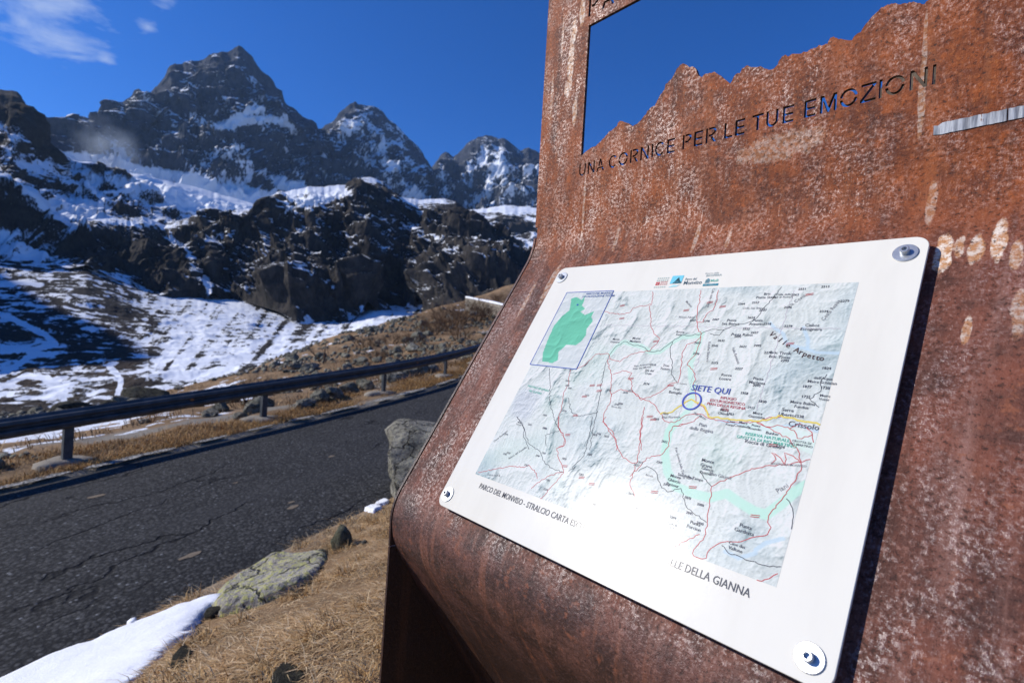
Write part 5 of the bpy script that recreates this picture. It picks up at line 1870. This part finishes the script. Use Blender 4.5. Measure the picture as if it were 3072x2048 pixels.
# big boulder by the road, beside the totem
pb = hit(905, 1160)
far_dir = np.array([.20, 1.0])
ctr = pb[:2] + np.array([.55, .42])
me = rock_mesh('boulder', 23, 5, 7, .20, (1, 1, 1), .42)
o = place_rock('boulder', me, MAT_BOULDER, (ctr[0], ctr[1], float(ground_xy(*ctr))), (.80, .62, .48), .15, 'big grey lichened boulder at the road edge next to the totem', 'boulder', sink=.22)

# flat lichen slab on the bank
Aq, Lq = np.meshgrid(np.linspace(SLAB_AL[:, 0].min() - .05, SLAB_AL[:, 0].max() + .05, 90), np.linspace(SLAB_AL[:, 1].min() - .05, SLAB_AL[:, 1].max() + .05, 70), indexing='ij')
d = np.where(inside(SLAB_AL, Aq, Lq), 1, -1) * dist_poly(SLAB_AL, Aq, Lq) + (fbm(Aq * 7, Lq * 7, 0, 3, 66) - .5) * .05
hq = .035 * sstep(-.01, .04, d) + (ridged(Aq * 4.2, Lq * 4.2, 0, 5, 68) - .35) * .05 * sstep(0, .06, d)
xq, yq = xy_al(Aq, Lq)
zq = z_ground(Aq, Lq, False) + np.where(d > -.012, hq + .02, -.06)
F = grid_faces(*Aq.shape)[:, ::-1]
F = F[(d.ravel()[F] > -.05).all(1)]
used = np.unique(F)
mp = -np.ones(Aq.size, int)
mp[used] = np.arange(len(used))
V = np.stack([xq, yq, zq], -1).reshape(-1, 3)[used]
c0 = V.mean(0)
o = link('rock_slab', new_mesh('rock_slab', V - c0, mp[F], True), MAT_LICHEN, loc=c0)
tag(o, 'flat pale rock slab with yellow green lichen at the end of the snow tongue', 'rock')

# single stones on the bank
for (px_, py_, s_, sq, mat, lb) in ((780, 1258, .115, (1, .9, 1.2), MAT_MOTTLED, 'upright dark mottled stone standing in the grass near the road edge'),
                                    (684, 1364, .042, (1.2, .9, .9), MAT_STONE, 'small grey stone lying against the lichen slab'),
                                    (712, 1338, .035, (1, 1, .8), MAT_DARKROCK, 'small dark pebble on the lichen slab edge'),
                                    (410, 1534, .075, (1.6, .7, .32), MAT_DARKROCK, 'dark flat stone in the grass by the snow tongue'),
                                    (655, 1566, .085, (1.6, .9, .42), MAT_DARKROCK, 'dark grey rock poking out of the dry grass below the totem'),
                                    (500, 1405, .075, (1.1, 1, .8), MAT_DARKROCK, 'dark broken rock corner where the lichen slab meets the snow'),
                                    (838, 1250, .03, (1, 1, .8), MAT_STONE, 'tiny pale stone in the grass beside the totem')):
    q = hit(px_, py_)
    place_rock('stone', rock_mesh('stone', int(px_), 3, 9, .2), mat, (q[0], q[1], float(ground_xy(q[0], q[1]))), tuple(s_ * v for v in sq), random.uniform(0, 6), lb, 'stone')

# boulder beyond the guardrail
q = hit(332, 924)
dq = math.hypot(q[0], q[1])
place_rock('boulder', rock_mesh('boulder', 44, 4, 9, .16, (1, 1, 1), .8), MAT_DARKROCK, (q[0], q[1], float(ground_xy(q[0], q[1])) - .1), (dq * .040, dq * .036, dq * .026), .4, 'large dark mossy boulder just beyond the guardrail', 'boulder', sink=.15)
for (px_, py_, sc_, lb) in ((500, 896, .016, 'low dark rock showing over the guardrail in front of the snowy valley'), (160, 944, .022, 'dark rock hump behind the guardrail post'), (250, 936, .02, 'dark mossy rock between the large boulder and the rock hump')):
    q = hit(px_, py_ + 8)
    if q is None:
        continue
    dq = math.hypot(q[0], q[1])
    place_rock('rock', rock_mesh('rock', 50 + px_, 3, 9, .2), MAT_DARKROCK, (q[0], q[1], float(ground_xy(q[0], q[1])) - .05), (dq * sc_ * 1.3, dq * sc_, dq * sc_ * .7), 1.0, lb, 'rock')

protos = [rock_mesh('stone', 100 + i, 3, 22, .34, flat=True) for i in range(8)]
for i, m_ in enumerate(protos):
    m_.materials.append(MAT_STONE if i % 3 else MAT_BOULDER)
GRP_A, GRP_B = 'stones scattered beyond the guardrail', 'stones scattered on the brown hill'
rk = random.Random(5)
cnt = 0
tries = 0
while cnt < 175 and tries < 6000:
    tries += 1
    a_ = rk.uniform(2.5, 62)
    lmax = float(np.interp(a_, RIDGE_A, RIDGE_L)) + 1
    l_ = L_RAIL + float(curve(a_)) + .9 + rk.random() ** 1.2 * (lmax - L_RAIL)
    if l_ > lmax + 1:
        continue
    x, y = xy_al(a_, l_)
    den = float(fbm(float(x) * .23, float(y) * .23, 0, 3, 71))
    if rk.random() > (den - .38) * 5.0:
        continue
    z = float(z_ground(a_, l_))
    u_, v_ = to_pix(np.array([float(x), float(y), z]))
    if not (-60 < u_ < 1260):
        continue
    dist = math.hypot(float(x), float(y))
    s_ = rk.uniform(.06, .22) * (1 + dist * .02) * (1.5 if rk.random() < .15 else 1)
    near_ = dist < 22
    o = place_rock('stone', protos[cnt % 8], None, (float(x), float(y), z), (s_ * rk.uniform(.9, 1.5), s_, s_ * rk.uniform(.6, .95)), rk.uniform(0, 6.28),
                   'grey stone lying in the brown grass beyond the guardrail' if near_ else 'weathered stone on the brown hill beyond the road', 'stone', GRP_A if near_ else GRP_B)
    cnt += 1

# small broken stones between them, too many and too small to count
V, F = [], []
bs_ = bmesh.new()
bmesh.ops.create_icosphere(bs_, subdivisions=1, radius=1.0)
bv = np.array([v.co[:] for v in bs_.verts])
bf = np.array([[v.index for v in fc.verts] for fc in bs_.faces])
bs_.free()
dr = np.random.default_rng(17)
nn_ = 0
for i in range(9000):
    a_ = dr.uniform(2, 48)
    lm_ = float(np.interp(a_, RIDGE_A, RIDGE_L))
    l_ = L_RAIL + float(curve(a_)) + .4 + dr.random() ** 1.3 * (lm_ + 1 - L_RAIL)
    x, y = xy_al(a_, l_)
    if float(vnoise(float(x) * .33, float(y) * .33, 0, 72)) * .6 + float(vnoise(float(x) * 1.1, float(y) * 1.1, 0, 73)) * .4 < .52:
        continue
    dist = math.hypot(float(x), float(y))
    s_ = dr.uniform(.025, .10) * (1 + dist * .02)
    q = bv * (1 + dr.normal(0, .22, (len(bv), 1))) * s_ * dr.uniform(.6, 1.3, 3)
    V.append(q + [float(x), float(y), float(z_ground(a_, l_)) + s_ * .2])
    F.append(bf + nn_)
    nn_ += len(bv)
    if len(V) > 2600:
        break
me = new_mesh('stone_debris', np.concatenate(V), np.concatenate(F))
tag(link('stone_debris', me, MAT_STONE), 'small broken stones strewn over the slope beyond the guardrail', 'stones', kind='stuff')

# row of pale rocks under the rail
for i, (px_, py_, sc_) in enumerate(((905, 876, .026), (935, 868, .020), (960, 862, .022), (985, 858, .024), (845, 892, .018), (800, 905, .02), (770, 915, .022), (735, 922, .02), (700, 935, .018), (580, 950, .022), (600, 935, .018), (550, 962, .014))):
    q = hit(px_, py_)
    dq = math.hypot(q[0], q[1])
    place_rock('stone', protos[i % 8], None, (q[0], q[1], float(ground_xy(q[0], q[1]))), (dq * sc_ * 1.3, dq * sc_, dq * sc_ * .8), i * 1.3, 'pale boulder in the row of rocks showing under the guardrail', 'stone', 'pale rocks under the rail')

# ---------------------------------------------------------------- bare bushes on the hill
tw = NT('brown_twigs')
tw.set(base=tw.mix(tw.noise(tw.obj(), 5, 2, .5), (.085, .050, .030), (.19, .115, .065)), rough=.85, spec=.2)
MAT_TWIG = tw.mat


def twig_mesh(seed, n, h, spread, depth=3, rad=.012):
    r_ = random.Random(seed)
    V, F = [], []

    def stick(p0, p1, r0, r1):
        d_ = np.array(p1) - np.array(p0)
        L_ = np.linalg.norm(d_) + 1e-9
        d_ = d_ / L_
        a_ = np.cross(d_, [.3, .5, .8])
        a_ /= np.linalg.norm(a_) + 1e-9
        b_ = np.cross(d_, a_)
        k0 = len(V)
        for (pp, rr) in ((p0, r0), (p1, r1)):
            for q in range(3):
                t_ = q * 2.0944
                V.append(tuple(np.array(pp) + (a_ * math.cos(t_) + b_ * math.sin(t_)) * rr))
        for q in range(3):
            F.append([k0 + q, k0 + (q + 1) % 3, k0 + 3 + (q + 1) % 3, k0 + 3 + q])

    def grow(p0, d_, L_, r_0, lev):
        p1 = p0 + d_ * L_
        stick(p0, p1, r_0, r_0 * .65)
        if lev <= 0:
            return
        for _ in range(r_.randint(2, 3)):
            nd = d_ + np.array([r_.gauss(0, .38), r_.gauss(0, .38), r_.gauss(.08, .22)])
            nd /= np.linalg.norm(nd)
            st = p0 + d_ * L_ * r_.uniform(.55, 1.0)
            grow(st, nd, L_ * r_.uniform(.55, .8), r_0 * .62, lev - 1)

    for i in range(n):
        t_ = r_.uniform(0, 6.283)
        rr = r_.random() ** .5 * spread * .35
        p0 = np.array([math.cos(t_) * rr, math.sin(t_) * rr, -.1])
        d_ = np.array([math.cos(t_) * r_.uniform(.1, .8), math.sin(t_) * r_.uniform(.1, .8), 1.0])
        d_ /= np.linalg.norm(d_)
        grow(p0, d_, h * r_.uniform(.35, .5), rad, depth)
    return new_mesh('twigs', np.array(V), F)


bush_me = [twig_mesh(300 + i, 26, 1.0, .9, 3, .012) for i in range(3)]
BUSH = [(1040, 752, 3.6, 45), (1075, 745, 3.4, 44), (1010, 760, 2.6, 42), (1100, 720, 3.0, 52), (985, 770, 1.8, 40), (1145, 700, 2.4, 55), (840, 812, 1.4, 30), (900, 795, 1.2, 32), (870, 828, 1.0, 26), (1060, 782, 1.6, 34), (950, 800, 1.3, 30), (1120, 735, 2.6, 48), (560, 930, .8, 18), (590, 905, .8, 19)]
for i, (px_, py_, s_, dd_) in enumerate(BUSH):
    q = hit(px_, py_)
    if q is None:
        continue
    x, y = q[0], q[1]
    z = float(ground_xy(x, y))
    e_ = empty('bare_bush', (x, y, z))
    big_ = i in (0, 1, 2, 3, 11)
    tag(e_, 'tall reddish brown leafless bush in the thicket on the hill' if big_ else 'low leafless brown bush among the stones', 'bush', 'thicket on the hill' if big_ else 'low bare bushes')
    t_ = link('twigs', bush_me[i % 3], MAT_TWIG, e_)
    t_.scale = (s_, s_, s_ * .8)
    t_.rotation_euler = (0, 0, i)
# lone bare sapling in front of the snow
q = hit(742, 846)
x, y = q[0], q[1]
e_ = empty('bare_sapling', (x, y, float(ground_xy(x, y))))
tag(e_, 'thin bare sapling on the hill crest against the bright snow', 'tree')
sap = twig_mesh(333, 2, 1.0, .15, 4, .016)
t_ = link('branches', sap, MAT_TWIG, e_)
t_.scale = (1.5, 1.5, 1.7)
trunk_v, trunk_f = [], []
for j, (zz, rr) in enumerate(((-.2, .05), (.5, .038), (1.1, .02))):
    for k in range(6):
        trunk_v.append((rr * math.cos(k * 1.047) + .03 * j, rr * math.sin(k * 1.047), zz))
for j in range(2):
    for k in range(6):
        trunk_f.append([j * 6 + k, j * 6 + (k + 1) % 6, (j + 1) * 6 + (k + 1) % 6, (j + 1) * 6 + k])
link('trunk', new_mesh('trunk', trunk_v, trunk_f, True), MAT_TWIG, e_)

# ---------------------------------------------------------------- retaining wall with snow on it, higher up the road
def at(px_, py_, d_):
    r_ = ray(px_, py_)
    return EYE + r_ * (d_ / math.hypot(r_[0], r_[1]))


w0, w1 = at(1070, 683, 66), at(1260, 722, 50)
wl = w1 - w0
WALL = empty('retaining_wall', (float(w0[0]), float(w0[1]), float(w0[2]) - 1.6))
tag(WALL, 'low stone retaining wall capped with snow above the brown bushes', 'wall')
nrm = np.array([wl[1], -wl[0]])
nrm /= np.linalg.norm(nrm)
if nrm[1] > 0:
    nrm = -nrm
k = 24
rw = random.Random(8)
blk = 0
for rrow in range(4):
    s_ = 0.0
    while s_ < 1:
        e_s = min(1.0, s_ + rw.uniform(.02, .045))
        p0, p1 = w0 + wl * s_, w0 + wl * (e_s - .0015)
        zt0, zt1 = -.42 * rrow - .02, -.42 * rrow - .42
        out_ = rw.uniform(.0, .06)
        V = []
        for pp in (p0, p1):
            for (dn_, zz) in ((out_, zt0), (out_, zt1 + .02), (-.5, zt1 + .02), (-.5, zt0)):
                V.append((pp[0] + nrm[0] * dn_, pp[1] + nrm[1] * dn_, pp[2] + zz))
        F = [[0, 1, 5, 4], [1, 2, 6, 5], [2, 3, 7, 6], [3, 0, 4, 7], [0, 3, 2, 1], [4, 5, 6, 7]]
        link('wall_stone', new_mesh('wall_stone', np.array(V) - np.array(WALL.location), F), MAT_CONC, WALL)
        s_ = e_s
V, F = [], []
for i in range(k + 1):
    pp = w0 + wl * i / k
    hh = .14 + .10 * float(vnoise(i * .7, 0, 0, 3))
    for (dn_, zz) in ((.09, -.015), (.06, hh * .7), (-.2, hh), (-.55, -.015)):
        V.append((pp[0] + nrm[0] * dn_, pp[1] + nrm[1] * dn_, pp[2] + zz))
for i in range(k):
    for j in range(3):
        b_ = i * 4 + j
        F.append([b_, b_ + 1, b_ + 5, b_ + 4])
link('snow_cap', new_mesh('snow_cap', np.array(V) - np.array(WALL.location), F, True), MAT_SNOW, WALL)

# ---------------------------------------------------------------- dry grass
gr = NT('dry_grass_blades')
gr.set(base=gr.attr('Col', out=0), rough=.75, spec=.25)
MAT_GRASS = gr.mat
PAL = np.array([(.46, .29, .14), (.36, .21, .09), (.56, .39, .21), (.27, .155, .065), (.62, .46, .27), (.42, .28, .13)])


def blades(name, a, l, length, width, lean, label, pal, seed, comb=0.0, lift=.35):
    r_ = np.random.default_rng(seed)
    n = len(a)
    x, y = xy_al(a, l)
    z = z_ground(a, l) - .004
    ang = r_.uniform(0, 2 * np.pi, n) * (1 - comb) + comb * (fbm(x * 1.5, y * 1.5, 0, 2, seed) * 7 + 1.0) + r_.normal(0, .5, n)
    dx, dy = np.cos(ang), np.sin(ang)
    ln = length * r_.uniform(.5, 1.4, n)
    ht = ln * r_.uniform(lift * .4, lift * 1.5, n)
    hz = np.sqrt(np.maximum(ln ** 2 - ht ** 2, (.2 * ln) ** 2)) * lean
    sx, sy = -dy * width * .5, dx * width * .5
    B = np.stack([x, y, z], -1)
    M1 = B + np.stack([dx * hz * .35, dy * hz * .35, ht * .75], -1)
    T1 = B + np.stack([dx * hz, dy * hz, ht * r_.uniform(.5, 1.1, n)], -1)
    S = np.stack([sx, sy, 0 * sx], -1)
    V = np.stack([B - S, B + S, M1 - S * .8, M1 + S * .8, T1], 1).reshape(-1, 3)
    i0 = np.arange(n)[:, None] * 5
    F = np.concatenate([i0 + np.array([[0, 1, 3]]), i0 + np.array([[0, 3, 2]]), i0 + np.array([[2, 3, 4]])])
    me = new_mesh(name, V, F)
    c = pal[r_.integers(0, len(pal), n)] * r_.uniform(.7, 1.3, (n, 1)) * (.75 + .5 * fbm(x * 2, y * 2, 0, 3, seed + 1))[:, None]
    set_attr(me, 'Col', np.repeat(c, 5, 0))
    return tag(link(name, me, MAT_GRASS), label, 'grass', kind='stuff')


r_ = np.random.default_rng(3)
n0 = 400000
a_ = r_.uniform(-.5, 14, n0)
l_ = r_.uniform(.2, 4.05, n0)
x, y = xy_al(a_, l_)
z = z_ground(a_, l_, False)
u_, v_ = to_pix(np.stack([x, y, z], -1))
ok = (u_ > -60) & (u_ < 1500) & (v_ < 1660) & (v_ > 880) & (y > .3)
ds = np.where(inside(SNOW_AL, a_, l_), 1, -1) * dist_poly(SNOW_AL, a_, l_)
dl = np.where(inside(SLAB_AL, a_, l_), 1, -1) * dist_poly(SLAB_AL, a_, l_)
ok &= (ds < -.01) & (dl < .01)
ok &= r_.random(n0) < .30 + .9 * sstep(.35, .6, fbm(x * 2.2, y * 2.2, 0, 3, 19))
edge = L_NEAR - l_ + (fbm(a_ * 3, a_ * 0, 0, 3, 23) - .5) * .35
ok &= edge > .02
a_, l_ = a_[ok][:125000], l_[ok][:125000]
blades('dry_grass', a_, l_, .070, .0058, 1.0, 'matted straw coloured dry grass on the bank beside the road', PAL * 1.2, 31, .62, .17)
k = min(1300, len(a_))
blades('dry_grass', a_[:k], l_[:k], .22, .0036, 1.0, 'long pale dry grass stalks sticking out of the matted grass', np.array([(.70, .56, .36), (.62, .46, .27), (.55, .39, .21)]), 33, .45, .22)
# tufts standing out of the mat
tc = r_.integers(0, len(a_), 520)
ta = np.repeat(a_[tc], 42) + r_.normal(0, .035, 520 * 42)
tl = np.repeat(l_[tc], 42) + r_.normal(0, .035, 520 * 42)
okt = (np.where(inside(SNOW_AL, ta, tl), 1, -1) * dist_poly(SNOW_AL, ta, tl) < -.02) & (np.where(inside(SLAB_AL, ta, tl), 1, -1) * dist_poly(SLAB_AL, ta, tl) < 0) & (tl < L_NEAR - .05)
blades('dry_grass', ta[okt], tl[okt], .115, .0046, .95, 'golden brown tufts of dry grass rising from the matted turf', np.array([(.52, .33, .14), (.40, .235, .09), (.30, .165, .06), (.62, .45, .24)]) * 1.1, 39, .35, .42)
n1 = 60000
a_ = r_.uniform(-1, 22, n1)
lr_q = L_FAR + .14 + r_.random(n1) ** 1.4 * 1.15
ok = (fbm(a_ * .9, lr_q * 2, 0, 3, 88) + r_.random(n1) * .3 > .60)
a_, lr_q = a_[ok], lr_q[ok]
blades('verge_grass', a_, lr_q + curve(a_), .12, .007, .9, 'golden tufts of dry grass along the verge under the guardrail', np.array([(.42, .23, .075), (.34, .18, .055), (.48, .30, .12), (.27, .15, .06)]), 35, .2, .5)
n2 = 90000
a_ = r_.uniform(2, 60, n2)
lm = np.interp(a_, RIDGE_A, RIDGE_L)
lo_ = L_RAIL + curve(a_) + .6
l_ = lo_ + r_.random(n2) ** 1.3 * (lm + 2 - lo_)
x, y = xy_al(a_, l_)
u_, v_ = to_pix(np.stack([x, y, z_ground(a_, l_)], -1))
sfv = fbm(a_ * .22, l_ * .55, 0, 4, 61) + .05 * sstep(12, 4, a_)
ok = (fbm(x * .5, y * .5, 0, 3, 87) + r_.random(n2) * .35 > .62) & (u_ > -40) & (u_ < 1300) & (sfv < .53)
blades('slope_grass', a_[ok], l_[ok], .26, .016, .9, 'brown withered grass tufts on the slope beyond the guardrail', np.array([(.34, .21, .10), (.26, .155, .075), (.42, .27, .13), (.19, .12, .06)]), 37, .2, .5)
